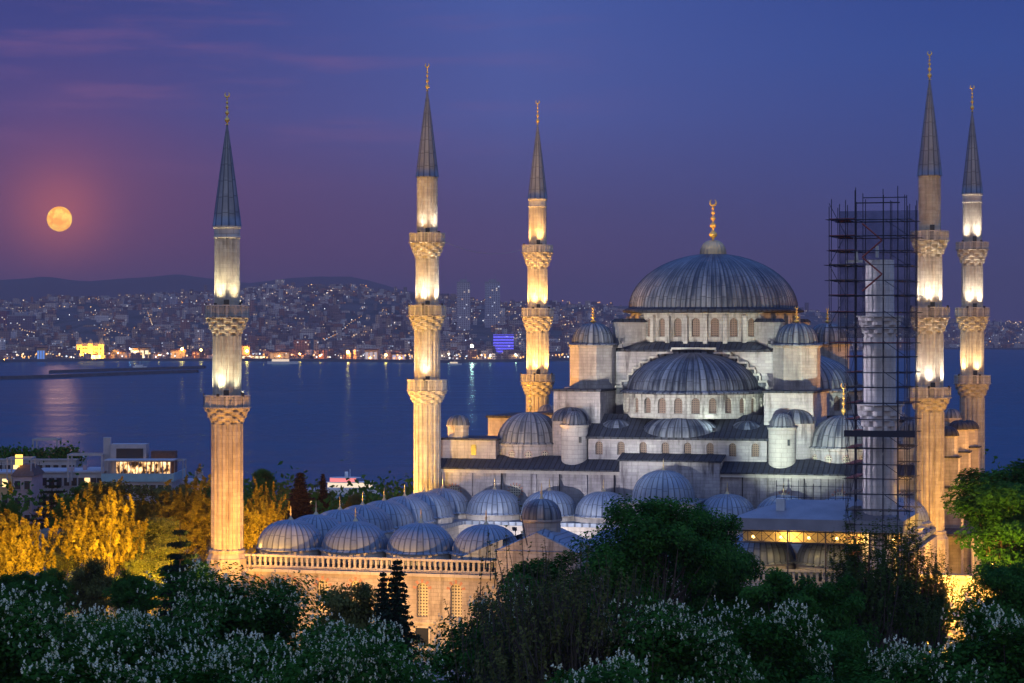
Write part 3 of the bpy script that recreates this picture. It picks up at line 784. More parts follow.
mb = MB(); dome(mb, 0, 91.5, 45.55, 1.8, 2.1, 18, amp=.08, p=.8); cp = mb.build('dome_cap', 'lead_gilt', hall) if False else None
M['gilt_lead'] = flat('gilded_lead', (.55, .42, .25), .45, .6)
cp = mb.build('dome_cap', 'gilt_lead', hall)
mb = MB(); finial(mb, 0, 91.5, 47.5, 6.0, .62); mb.build('finial', 'gold', cp)
# downpipes and rails
for x in (-23.8, -15.6, -8.0, 9.4, 17.6, 26.0):
    mb = MB(); mb.tube((x, YF-.1, 10), (x, YF-.1, 15.4), .09); mb.build('downpipe', 'iron', hall)
# side front: arched windows on the right flank with stepped buttress turrets
for i in range(6):
    y = 72+i*8.2
    for z in (3, 9.2):
        mb = MB(); pts = [(33.36, y-.8, z), (33.36, y+.8, z)]+[(33.36, y+.8*math.cos(PI*k/8), z+2.4+.8*math.sin(PI*k/8)) for k in range(9)]
        mb.add(pts, [tuple(range(len(pts)))]); mb.build('window', 'lattice_pale', hall)
for y, ztop in ((79, 20.5), (93, 20.8), (107, 20.3)):
    mb = MB(); mb.box(33.3, 36.6, y-1.5, y+1.5, 0, 13.5); mb.box(33.25, 36.2, y-1.3, y+1.3, 13.5, 17.6); mb.lathe([(1.35, 17.6), (1.35, ztop-.2), (1.5, ztop)], 8, 34.7, y, smooth=False, nr=9); bt = mb.build('buttress_tower', 'stone', hall)
    mb = MB(); mb.box(33.2, 36.8, y-1.7, y+1.7, 13.51, 13.8); mb.build('ledge', 'lead_roof', bt); mb = MB(); mb.box(33.2, 36.4, y-1.5, y+1.5, 17.61, 17.8); mb.build('ledge', 'lead_roof', bt); mb = MB(); dome(mb, 34.7, y, ztop, 1.45, 1.3, 12, amp=.05); mb.build('tower_roof', 'lead_roof', bt)
    # the same on the left flank
    mb = MB(); mb.box(-36.6, -33.3, y-1.5, y+1.5, 0, 13.5); bt = mb.build('buttress_tower', 'stone', hall)
mb = MB()
slope(33.5, 39.5, 68, 117, 8.2, 8.2, .3)
mb.build('gallery_lean_to', 'lead_roof', hall)
mb = MB()
for i in range(14): mb.box(39.0, 39.3, 68.5+i*3.7, 68.8+i*3.7, 0, 7.9)
mb.build('side_colonnade', 'stone_trim', hall)

# ------------------------------------------------------------------ courtyard
court = thing('courtyard', 'arcaded courtyard with rows of small lead domes in front of the hall', 'courtyard', (0, 32, 0))
WX = 35.2; mb = MB(); ops = []
xs_ = [-32.6+3.85*i for i in range(18)]
for x in xs_:
    if abs(x) > 6: ops.append((x+WX, 1.3, 3.6, 7.3))
arch_wall(mb, (-WX, 0), (WX, 0), -.5, 8.5, ops, .5, 10)
mb.box(-WX, WX, .9, 1.2, -.5, 8.5); mb.box(-WX, WX, 0, 1.2, 8.5, 8.55)
mb.box(-WX, -WX+1, 1.21, 62, -.5, 8.5); mb.box(WX-1, WX, 1.21, 62, -.5, 8.5)
mb.build('outer_wall', 'stone', court)
for op in ops:
    wdw = arch_pane((-WX, 0), (WX, 0), op, .5, court, 'lattice_pale')
    mb = MB(); x = op[0]-WX
    for i in range(9):       # alternating red and pale arch stones
        a = PI*(i+.5)/9; c_ = (x+.86*math.cos(a), 6.65+.86*math.sin(a))
        if i % 2 == 0:
            b = PI/9*.42; P_ = lambda an, r_: (x+r_*math.cos(an), -.02, 6.65+r_*math.sin(an))
            mb.add([P_(a-b, .66), P_(a-b, 1.08), P_(a+b, 1.08), P_(a+b, .66)], [(0, 1, 2, 3)])
    mb.build('arch_stones', 'red_brick', wdw)
# lower windows with iron grilles and a plinth band
for x in xs_:
    if abs(x) > 6:
        mb = MB(); mb.box(x-.75, x+.75, -.06, -.005, .4, 2.4); wd_ = mb.build('lower_window', 'glass_dark', court)
        mb = MB(); 
        for s_ in (-1, 1): mb.box(x+s_*.85-.1, x+s_*.85+.1, -.12, -.001, .3, 2.6)
        mb.box(x-.95, x+.95, -.12, -.001, 2.401, 2.6); mb.build('window_frame', 'stone_trim', wd_)
mb = MB(); mb.box(-WX-.1, WX+.1, -.28, -.001, 8.0, 8.35); mb.box(-WX-.1, WX+.1, -.16, -.001, 2.9, 3.1); mb.box(-WX-.1, WX+.1, -.3, -.001, -.4, .28)
mb.build('string_course', 'stone_trim', court)
# balustrade
mb = MB(); k = 0
for (xa, xb) in ((-WX, -4.6), (4.6, WX)):
    mb.box(xa, xb, .1, .45, 8.56, 8.7); mb.box(xa, xb, .05, .5, 9.65, 9.9)
    x = xa+.35
    while x < xb-.1: mb.box(x-.13, x+.13, .15, .40, 8.701, 9.649); x += .62
mb.build('balustrade', 'stone_trim', court)
# arcade roofs
mb = MB()
mb.box(-WX+.2, WX-.2, .9, 8.6, 9.0, 9.5); mb.box(-WX+.2, -26.3, 8.61, 55.6, 9.0, 9.5); mb.box(26.3, WX-.2, 8.61, 55.6, 9.0, 9.5); mb.box(-WX+.2, WX-.2, 55.61, 64.6, 9.0, 9.5)
mb.build('arcade_roof', 'lead_arcade', court)
# inner arcades
def arcade(p0, p1, nb, name):
    L = math.hypot(p1[0]-p0[0], p1[1]-p0[1]); mb = MB(); w_ = L/nb
    arch_wall(mb, p0, p1, 0, 8.99, [((i+.5)*w_, w_*.84, .01, 7.9) for i in range(nb)], .7, 14); return mb.build(name, 'stone_trim', court)
arcade((-27, 56), (27, 56), 7, 'inner_arcade'); arcade((-27, 8.2), (-27, 56), 6, 'inner_arcade'); arcade((27, 56), (27, 8.2), 6, 'inner_arcade'); arcade((27, 8.2), (-27, 8.2), 7, 'inner_arcade')
mb = MB()
for i in range(8):
    x = -27+54*i/7
    for y in (56.35, 7.85): mb.lathe([(.5, 0), (.5, .4), (.36, .5), (.34, 4.2), (.55, 4.7)], 10, x, y-(0 if y > 10 else -.0))
mb.build('columns', 'stone_trim', court) if False else None
mb = MB(); mb.box(-27, 27, 8.2, 56, .02, .06); mb.build('paving', flat('marble_paving', (.42, .40, .38), .6), court)
# domes over every bay
bx = [-30.6, -22.85, -15.15, -7.6]
fr = bx+[-x for x in bx]
kf = 0
def bay(cx, cy, zb=10.2, rr=3.75, hh=3.1):
    mb = MB(); mb.lathe([(rr+.12, 9.5), (rr+.12, zb-.12), (rr+.28, zb-.06), (rr+.28, zb+.03)], 20, cx, cy, smooth=False, nr=24); dr = mb.build('bay_drum', 'stone_trim', court)
    mb = MB(); mb.lathe([(rr+.34, zb+.03), (rr+.34, zb+.12), (rr-.1, zb+.3)], 32, cx, cy, nr=32); dome(mb, cx, cy, zb+.12, rr, hh, 32, amp=.012, p=.85); mb.build('bay_dome', 'lead_arcade', dr)
    mb = MB(); mb.lathe([(.42, zb+hh+.02), (.18, zb+hh+.35), (.08, zb+hh+.5), (.13, zb+hh+.75), (.05, zb+hh+1.0), (.09, zb+hh+1.15), (.02, zb+hh+1.7)], 8, cx, cy); mb.build('finial', 'stone_trim' if False else 'gilt_lead', dr)
for x in fr: bay(x, 4.9)
for x in [-30.6, -23.3, -15.7, -8.3, 8.3, 15.7, 23.3, 30.6]: bay(x, 60.2)
for k in range(6):
    for sx_ in (-1, 1): bay(sx_*30.6, 12.8+k*7.9)
# raised dome over the hall portal
bay(0, 59.3, 12.5, 4.1, 3.8)
mb = MB(); mb.box(-4.9, 4.9, 55.3, 64.5, 9.51, 12.3); mb.build('portal_block', 'stone_hall', court)
mb = MB(); mb.box(-5.1, 5.1, 55.1, 64.55, 12.301, 12.45); mb.build('portal_roof', 'lead_arcade', court)
# gate of the courtyard
gate = MB(); gate.box(-4.4, 4.4, -1.6, 7.6, -.5, 11.2); gate.extr_y([(-4.4, 11.2), (4.4, 11.2), (0, 13.2)], -1.6, -1.0)
g = gate.build('gate_block', 'stone', court)
mb = MB(); pts = [(-1.9, -1.64, 0), (1.9, -1.64, 0), (1.9, -1.64, 6)]+[(1.9*math.cos(PI*k/10), -1.64, 6+2.2*math.sin(PI*k/10)) for k in range(1, 10)]+[(-1.9, -1.64, 6)]
mb.add(pts, [tuple(range(len(pts)))]); mb.build('gate_niche', 'glass_dark', g)
mb = MB(); mb.add([(-4.7, -1.7, 11.21), (4.7, -1.7, 11.21), (4.7, 7.8, 11.21), (-4.7, 7.8, 11.21), (0, 1.5, 13.4), (0, 6, 13.4)], [(0, 1, 4), (1, 2, 5, 4), (2, 3, 5), (3, 0, 4, 5)]); mb.build('gate_roof', 'lead_arcade', g)
mb = MB(); mb.lathe([(2.1, 11.8), (2.1, 14.0), (2.3, 14.1), (2.3, 14.3)], 16, -.9, 3.6, smooth=False, nr=14); d_ = mb.build('gate_drum', 'stone', g)
mb = MB(); dome(mb, -.9, 3.6, 14.25, 2.1, 2.2, 16, amp=.05, p=.75); mb.build('gate_dome', 'lead', d_)
mb = MB(); mb.lathe([(.3, 16.4), (.1, 16.8), (.16, 17.1), (.04, 17.4), (.08, 17.6), (.02, 18.2)], 8, -.9, 3.6); mb.build('finial', 'gilt_lead', d_)
# side slopes of the gate roof in lead
for sx_ in (-1, 1):
    mb = MB(); xa, xb = sx_*4.41, sx_*9.5
    mb.add([(xa, .6, 12.2), (xb, .6, 10.0), (xb, 8.4, 10.0), (xa, 8.4, 12.2), (xa, .6, 9.6), (xb, .6, 9.6), (xb, 8.4, 9.6), (xa, 8.4, 9.6)], [(0, 1, 2, 3), (0, 4, 5, 1), (1, 5, 6, 2), (2, 6, 7, 3), (4, 7, 6, 5)])
    mb.build('side_slope_roof', 'lead_arcade', g)

# ------------------------------------------------------------------ scaffolding round the unfinished minaret
sc = thing('scaffolding', 'tall steel scaffolding with planks and blue netting around the unfinished minaret', 'scaffolding', (36.25, 0, 0))
hw = 4.35; sx0, sx1, sy0, sy1 = 36.25-hw-.3, 36.25+hw-1.0, -hw+.6, hw-.6
ztop = pz(205, 248); lv = []
z = 1.0
while z < ztop-.3: lv.append(z); z += 1.55
fx = [sx0, sx0+1.75, sx0+2.6, sx1-2.6, sx1-1.1, sx1]
zcage = pz(352, 248)
for ix, x in enumerate(fx):
    for iy, y in enumerate((sy0, sy0+1.2, sy1-1.2, sy1)):
        if 2 <= ix <= 3 and iy in (1, 2) and False: continue
        if abs(x-36.25) < 1.8 and abs(y) < 1.8: continue
        mb = MB(); zt_ = ztop+random.uniform(-.4, .9)+(.9 if 2 <= ix <= 4 else 0)
        jx, jy = random.uniform(-.09, .09), random.uniform(-.09, .09); mb.tube((x, y, -.3 if ix else zcage), (x+jx, y+jy, zt_), .045, n=6); mb.build('pole', 'steel_pole', sc)
for z in lv:
    mb = MB(); e_ = random.uniform(-.1, .5); z += random.uniform(-.12, .12)
    for y in (sy0, sy0+1.2, sy1-1.2, sy1): mb.tube(((sx0 if z > zcage else fx[1])-.1-e_, y, z), (sx1+.6-e_, y, z+random.uniform(-.06, .06)), .035, n=5)
    for x in fx:
        if abs(x-36.25) > 1.9 and (z > zcage or x > sx0+.1): mb.tube((x, sy0-.2, z), (x, sy1+.2, z), .045, n=5)
    mb.build('ledger', 'steel_pole', sc)
    mb = MB(); mb.box(sx0 if z > zcage else fx[1], sx1, sy0+.08, sy0+1.1, z+.06, z+.11) if random.random() < .3 else mb.box(sx0 if z > zcage else fx[1], fx[2], sy0+.08, sy0+1.1, z+.06, z+.11)
    mb.box(*((sx0, sx0+1.4) if z > zcage else (fx[1], fx[1]+.8)), sy0+1.15, sy1, z+.06, z+.11)
    mb.build('plank', 'rust' if random.random() < .75 else 'timber', sc)
for k, z in enumerate(lv[:-1]):
    if k % 2: continue
    mb = MB(); o_ = 0 if z > zcage else 1.75; a, b = (sx0+o_, sx0+1.75) if (k//2) % 2 else (sx0+1.75, sx0+o_)
    if o_: a, b = (fx[1], fx[2]) if (k//2) % 2 else (fx[2], fx[1])
    mb.tube((a, sy0-.06, z), (b, sy0-.06, z+3.3), .035, n=5); mb.build('brace', 'steel_pole', sc); mb = MB(); mb.tube((sx1-.02, sy0-.07, z), (sx1-2.5, sy0-.07, z+1.7), .035, n=5); mb.build('brace', 'steel_pole', sc)
mb = MB(); mb.box(fx[1]-.1, sx1+.8, sy0-.9, sy0-.05, pz(434, 248)-.1, pz(434, 248)+.1); mb.box(fx[1]-.1, sx1+.8, sy0-.9, sy0-.82, pz(434, 248)+.1, pz(434, 248)+.55); mb.build('platform', 'steel_pole', sc)
mb = MB(); zz_ = pz(236, 248)
for k in range(4):
    x0_, x1_ = (36.9, 34.9) if k % 2 else (34.9, 36.9)
    mb.tube((x0_, sy0+.5, zz_-1.72+k*1.72-4), (x1_, sy0+.5, zz_+k*1.72-4), .09, n=5); 
mb.build('ladder', 'rust', sc)
mb = MB(); mb.tube((sx0+2.6, sy1-1.2, ztop+.9), (sx1-.9, sy1-1.2, ztop+.9), .05); mb.box(sx0+2.6, sx1-.9, sy0+.5, sy0+.6, ztop, ztop+.12); mb.build('top_guard', 'steel_pole', sc)
def m_net(k, bs, out):
    t = k.new('ShaderNodeBsdfTransparent'); d = k.new('ShaderNodeBsdfDiffuse'); d.inputs[0].default_value = (.03, .07, .16, 1)
    co = k.new('ShaderNodeTexCoord').outputs['Object']
    x = k.new('ShaderNodeMixShader'); k.put(x.inputs[0], k.maprange(k.noise(co, .5, 3), .3, .7, .22, .42)); k.link(t.outputs[0], x.inputs[1]); k.link(d.outputs[0], x.inputs[2]); k.link(x.outputs[0], out.inputs[0])
    k.n.remove(bs)
M['net'] = mat('blue_debris_net', m_net)
mb = MB(); mb.box(sx0-.05, sx1+.05, sy1+.12, sy1+.14, pz(338, 254), ztop-.4); mb.build('netting', 'net', sc)
mb = MB(); mb.rbox((33.9, -1.8, pz(263, 248)), (1.6, .5, .25), .3); mb.rbox((34.1, -1.9, pz(263, 248)+.25), (.4, .4, .9), .3, .6); mb.rbox((36.2, -1.6, pz(258, 248)), (.3, .3, 1.2), 0); mb.build('hoist', flat('pale_hoist', (.5, .5, .5), .6), sc)
# restoration shelter over the corner of the courtyard
sh = thing('restoration_shelter', 'flat roofed restoration shelter lit yellow inside beside the scaffolding', 'shelter', (27, 3, 0))
v_ = 249
xa, xb, ya, yb_ = 21.6, 39.0, -3.2, 9.5; zr = 15.4
mb = MB(); mb.add([(xa, ya, zr-1.2), (xb, ya, zr-1.2), (xb, yb_, zr-1.2), (xa, yb_, zr-1.2), (xa-.1, ya-.1, zr), (xb+.1, ya-.1, zr), (xb+.1, yb_+.1, zr), (xa-.1, yb_+.1, zr), (xa+5, ya+6, zr+1.6), (xb-5, ya+6, zr+1.6)],
    [(0, 3, 2, 1), (0, 1, 5, 4), (1, 2, 6, 5), (2, 3, 7, 6), (3, 0, 4, 7), (4, 5, 9, 8), (5, 6, 9), (6, 7, 8, 9), (7, 4, 8)]); mb.build('roof', flat('grey_tarpaulin', (.22, .22, .27), .5), sh)
mb = MB(); z1_, z0_ = zr-1.21, zr-2.5
mb.tube((xa, ya+.3, z0_), (xb, ya+.3, z0_), .07); mb.tube((xa, ya+.3, z1_-.1), (xb, ya+.3, z1_-.1), .07)
nn = 12
for i in range(nn):
    u0, u1 = xa+(xb-xa)*i/nn, xa+(xb-xa)*(i+1)/nn
    mb.tube((u0, ya+.3, z0_), (u0, ya+.3, z1_), .05); mb.tube((u0, ya+.3, z0_), (u1, ya+.3, z1_), .035, n=5); mb.tube((u0, ya+.3, z1_), (u1, ya+.3, z0_), .035, n=5)
mb.build('truss', 'timber', sh)
for x in (xa+.2, xa+5.6, xa+9.5, xa+14, xb-.2):
    mb = MB(); mb.tube((x, ya+.3, -.3), (x, ya+.3, z1_), .09); mb.build('post', 'timber', sh)
for z in (2, 5, 8):
    mb = MB(); mb.tube((xa, ya+.25, z), (xb, ya+.25, z), .05); mb.build('rail', 'timber', sh)
mb = MB(); mb.box(xa+.5, xb-.5, -.6, -.5, z0_-.1, z1_); mb.build('back_panel', flat('pale_boards', (.5, .38, .22), .8), sh)
for i in range(6):
    mb = MB(); x_ = xa+1.8+i*2.9; mb.lathe([(.02, zr-2.2), (.16, zr-2.1), (.16, zr-1.95), (.02, zr-1.85)], 8, x_, -1.7); mb.build('lamp_globe', emis('shelter_lamp', (1, .60, .15), 7), sh)
ld = bpy.data.lights.new('bulb', 'POINT'); ld.energy = 420; ld.color = (1, .60, .14); ld.shadow_soft_size = .5
o = bpy.data.objects.new('bulb', ld); COL.objects.link(o); o.parent = sh; o.location = Vector((27, -1.7, zr-2.0))-Vector((27, 3, 0)); o2 = o.copy(); o2.data = ld.copy(); COL.objects.link(o2); o2.location.x += 7
mb = MB(); mb.box(xa+4, xa+4.9, ya+2.4, ya+3.2, zr+.6, zr+1.9); mb.build('roof_unit', flat('pale_box', (.45, .5, .58), .6), sh)
mb = MB()
for i in range(11): mb.tube((24+i*.8, yb_-1, zr+.2), (24+i*.8, yb_-1, zr+3.2+.3*math.sin(i)), .04, n=4)
mb.tube((24, yb_-1, zr+2.6), (32, yb_-1, zr+2.6), .04, n=4); mb.tube((24, yb_-1, zr+1.4), (32, yb_-1, zr+1.4), .04, n=4); mb.build('roof_railing', 'steel_pole', sh)

# ------------------------------------------------------------------ evening haze over the water
mb = MB(); mb.box(-32000, 32000, -1500, 32000, SEA-30, 620)
def hz(k, bs, out):
    k.n.remove(bs); v_ = k.new('ShaderNodeVolumePrincipled'); v_.inputs['Color'].default_value = (.60, .42, .50, 1); v_.inputs['Density'].default_value = 7.0e-5; v_.inputs['Anisotropy'].default_value = 0
    k.link(v_.outputs[0], out.inputs['Volume'])
M['haze'] = mat('evening_haze', hz); tag(mb.build('haze', 'haze'), 'evening haze', kind='stuff')
# ------------------------------------------------------------------ floodlights that belong to the place, and two added lamps
def flood(label, p, tgt, power, col, angle=90, pole=True, size=.3):
    x, y, z = p
    base = ground_z(x, y) if pole is True else pole
    t = thing('floodlight', label, 'floodlight', (x, y, base))
    mb = MB(); mb.tube((x, y, base-.2), (x, y, z-.25), .07, .05, 8); mb.box(x-.18, x+.18, y-.18, y+.18, base-.05, base+.08); mb.build('stand', 'iron', t)
    d = (Vector(tgt)-Vector(p)).normalized()
    mb = MB(); rz = math.atan2(d.y, d.x); c = Vector(p)-d*.3
    mb.rbox((c.x, c.y, c.z-.2), (.22, .5, .4), rz); hd = mb.build('lamp_head', 'iron', t)
    lamp(hd, p, tgt, power, col, angle, .8, size)
    return t
# on the arcade roofs, aimed up at the hall



flood('pale floodlight in the courtyard before the portal dome', (4.5, 50, 1.5), (0, 68, 19), 1500, (1, .93, .9), 110, .06)
flood('pale floodlight in the courtyard on its left side', (-14, 46, 1.5), (-18, 68, 18), 6000, (1, .86, .82), 110, .06)
flood('small white floodlight on the left pier roof below the drum', (-9.3, 76, 27.3), (-3, 91, 36), 500, WHITE, 110, 26.6) if False else None
flood('floodlight on the left pier shoulder aimed at the dome drum', (-10.2, 78.6, 33.1), (-2, 80, 36), 420, (1, .93, .75), 130, 32.0)
flood('floodlight on the right pier shoulder aimed at the dome drum', (10.2, 78.6, 33.1), (2, 80, 36), 420, (.9, 1, .85), 130, 32.0)
flood('floodlight on the gallery roof before the half drum', (5.0, 67.6, 21.6), (2, 75, 25.5), 500, COOLW, 120, 20.4)
flood('cool white floodlight on the front arcade roof, aimed at the right weight tower', (17.9, 8.2, 10.9), (16.5, 72, 24), 230000, COOLW, 21, 9.5)
flood('cool white floodlight on the front arcade roof, aimed at the great dome drum', (-5.2, 8.2, 12.8), (-2, 80, 30), 120000, (.97, 1, .88), 26, 9.5)
flood('white floodlight on the front arcade roof, aimed at the left weight tower', (-19, 7.4, 10.6), (-18, 74, 22), 70000, (1, .92, .95), 44, 9.5)
# sodium masts round the precinct
flood('sodium floodlight mast on the lawn left of the prayer hall', (-60, 66, 10), (-18, 76, 24), 190000, SODIUM, 75)
flood('second sodium mast farther back on the left lawn', (-49, 86, 7), (-34, 119, 26), 110000, SODIUM, 80)
flood('sodium floodlight mast on the right lawn beside the hall flank', (60, 86, 7), (34, 90, 20), 70000, SODIUM, 100)
flood('sodium floodlight by the scaffolded corner, lighting the right flank', (43, 46, 2.5), (36, 64, 12), 26000, (1, .46, .05), 110)
flood('sodium floodlight close to the foot of the lone left minaret', (-32.3, -2.6, 10.9), (-35.6, -.6, 26), 1300, SODIUM, 80, 8.6)
flood('sodium floodlight in the shrubs right of the lone minaret', (-30, -14, 6), (-36, 0, 18), 36000, (1, .43, .06), 80)
flood('sodium floodlight in the shrubs before the left part of the courtyard wall', (-24, -13, 3.0), (-22, 0, 8), 14000, SODIUM, 120)
flood('sodium floodlight in the shrubs before the grated arched windows', (-11, -13, 3.0), (-11, 0, 8), 9000, (1, .5, .12), 120)
flood('sodium floodlight on the balustrade beside the first courtyard dome', (-33.5, 2, 10.6), (-30, 6, 12), 160, SODIUM, 130, 9.5)
flood('sodium floodlight at the left foot of the hall corner minaret', (-42, 56, 3), (-34, 63, 20), 26000, (1, .55, .22), 80)
flood('warm floodlight inside the back arcade beyond the portal', (-6, 60.5, 1.6), (-8.5, 65, 6), 900, (1, .68, .25), 140, .06)
flood('warm floodlight inside the back arcade on the right', (9, 60.5, 1.6), (8.5, 65, 6), 900, (1, .68, .25), 140, .06)
for (z_, dx_, tz_, pw_) in ((27.85, 2.45, 24, 150000), (37.85, 2.3, 36, 120000)):     # added long throw lamps on the lone minaret, to brighten the scaffolded shaft
    a_ = (-36.25+dx_, -1.0, z_); fl = MB(); fl.rbox((a_[0]-.2, a_[1], z_-.15), (.2, .35, .35), 0); fl.tube((a_[0]-.2, a_[1], z_-.9), (a_[0]-.2, a_[1], z_-.15), .03, n=5); f = fl.build('floodlight', 'iron', M1)
    lamp(f, a_, (36.25, 0, tz_), pw_, (.95, .88, 1), 15, .8, .4)
for (a, b, v1, c, d, v2, lb_, pw) in ((14, 578, 257, 18, 530, 285, 'sodium floodlight aimed at the leftmost lit tree', 55000), (88, 566, 266, 104, 525, 290, 'sodium floodlight aimed at the broad bright yellow tree', 70000),
    (184, 563, 268, 160, 510, 325, 'sodium floodlight aimed at the trees left of the lone minaret', 110000), (250, 578, 284, 260, 510, 320, 'sodium floodlight aimed at the tree right of the lone minaret', 70000), (958, 612, 240, 990, 510, 262, 'sodium floodlight aimed at the tree at the right edge', 60000)):
    P1 = at(a, b, v1); P2 = at(c, d, v2); flood(lb_, P1, P2, pw*1.15, (1, .52, .04), 120, True, .8)
# arcaded wall at the right of the precinct
w0 = Vector(at(905, 500, 268)); w1 = Vector(at(1040, 500, 262)); w0.z = w1.z = 0
pw_ = thing('precinct_wall', 'stone precinct wall glowing orange behind the thin trees at the right', 'wall', tuple(w0))
L_ = (w1-w0).length; ops_ = [(2+i*2.6, 1.2, 1.2, 5.0) for i in range(int((L_-3)/2.6))]
mb = MB(); arch_wall(mb, (w0.x, w0.y), (w1.x, w1.y), -.5, 7.5, ops_, .5); d_ = (w1-w0).normalized(); n_ = Vector((d_.y, -d_.x, 0))
a = w0-n_*.55; b = w1-n_*.55; mb.add([(a.x, a.y, -.5), (b.x, b.y, -.5), (b.x, b.y, 7.5), (a.x, a.y, 7.5)], [(0, 1, 2, 3)]); mb.build('wall', 'stone', pw_)
mb = MB(); c_ = (w0+w1)/2; mb.rbox((c_.x, c_.y, 7.51), (L_, 1.4, .3), math.atan2(d_.y, d_.x)); mb.build('coping', 'stone_trim', pw_)
flood('sodium floodlight on the grass before the precinct wall at the right', at(948, 640, 250), at(940, 590, 266), 3200, (1, .45, .05), 140)
def street_lamp(label, x, y, h, power, col=SODIUM, glow=30):
    g = ground_z(x, y); t = thing('street_lamp', label, 'street lamp', (x, y, g))
    mb = MB(); mb.tube((x, y, g-.2), (x, y, g+h), .10, .06, 8); mb.tube((x, y, g+h), (x+.7, y-.3, g+h+.25), .05, n=6); mb.build('pole', 'iron', t)
    mb = MB(); mb.rbox((x+.8, y-.35, g+h+.2), (.6, .3, .14), -.4); mb.build('lamp_head', 'iron', t)
    mb = MB(); mb.rbox((x+.8, y-.35, g+h+.12), (.44, .22, .07), -.4); mb.build('lamp_glass', emis('sodium_glass', col, glow), t)
    ld = bpy.data.lights.new('bulb', 'POINT'); ld.energy = power; ld.color = col; ld.shadow_soft_size = .2
    o = bpy.data.objects.new('bulb', ld); COL.objects.link(o); o.parent = t; o.location = (.8, -.35, h-.1)



p = at(262, 545, 310); street_lamp('street lamp behind the first courtyard dome', p[0], p[1], 8, 6500)
p = at(985, 560, 285); street_lamp('street lamp under the big tree at the right edge', p[0], p[1], 7, 9000)
p = at(925, 600, 262); street_lamp('street lamp behind the thin trees below the right minarets', p[0], p[1], 5, 9000)

# ------------------------------------------------------------------ trees
def rand_unit(rg, n):
    v = rg.normal(size=(n, 3)); return v/np.linalg.norm(v, axis=1)[:, None]
def leaf_mesh(name, cen, size, rg, m, nrm=None, aspect=1.7, tilt=.9):
    n = len(cen)
    nn = rand_unit(rg, n) if nrm is None else nrm+rand_unit(rg, n)*tilt
    nn /= np.linalg.norm(nn, axis=1)[:, None]
    a = np.cross(nn, rand_unit(rg, n)); a /= np.linalg.norm(a, axis=1)[:, None]; b = np.cross(nn, a)
    s = size*rg.uniform(.6, 1.3, n)[:, None]
    v = np.stack([cen-a*s*aspect*.5, cen-b*s*.5+a*s*.1, cen+a*s*aspect*.5, cen+b*s*.5+a*s*.1], 1).reshape(-1, 3)
    me = bpy.data.meshes.new(name); me.vertices.add(4*n); me.vertices.foreach_set('co', v.ravel())
    me.loops.add(4*n); me.loops.foreach_set('vertex_index', np.arange(4*n)); me.polygons.add(n)
    me.polygons.foreach_set('loop_start', np.arange(0, 4*n, 4)); me.polygons.foreach_set('loop_total', np.full(n, 4))
    me.update(); me.validate(); me.materials.append(M[m]); return me
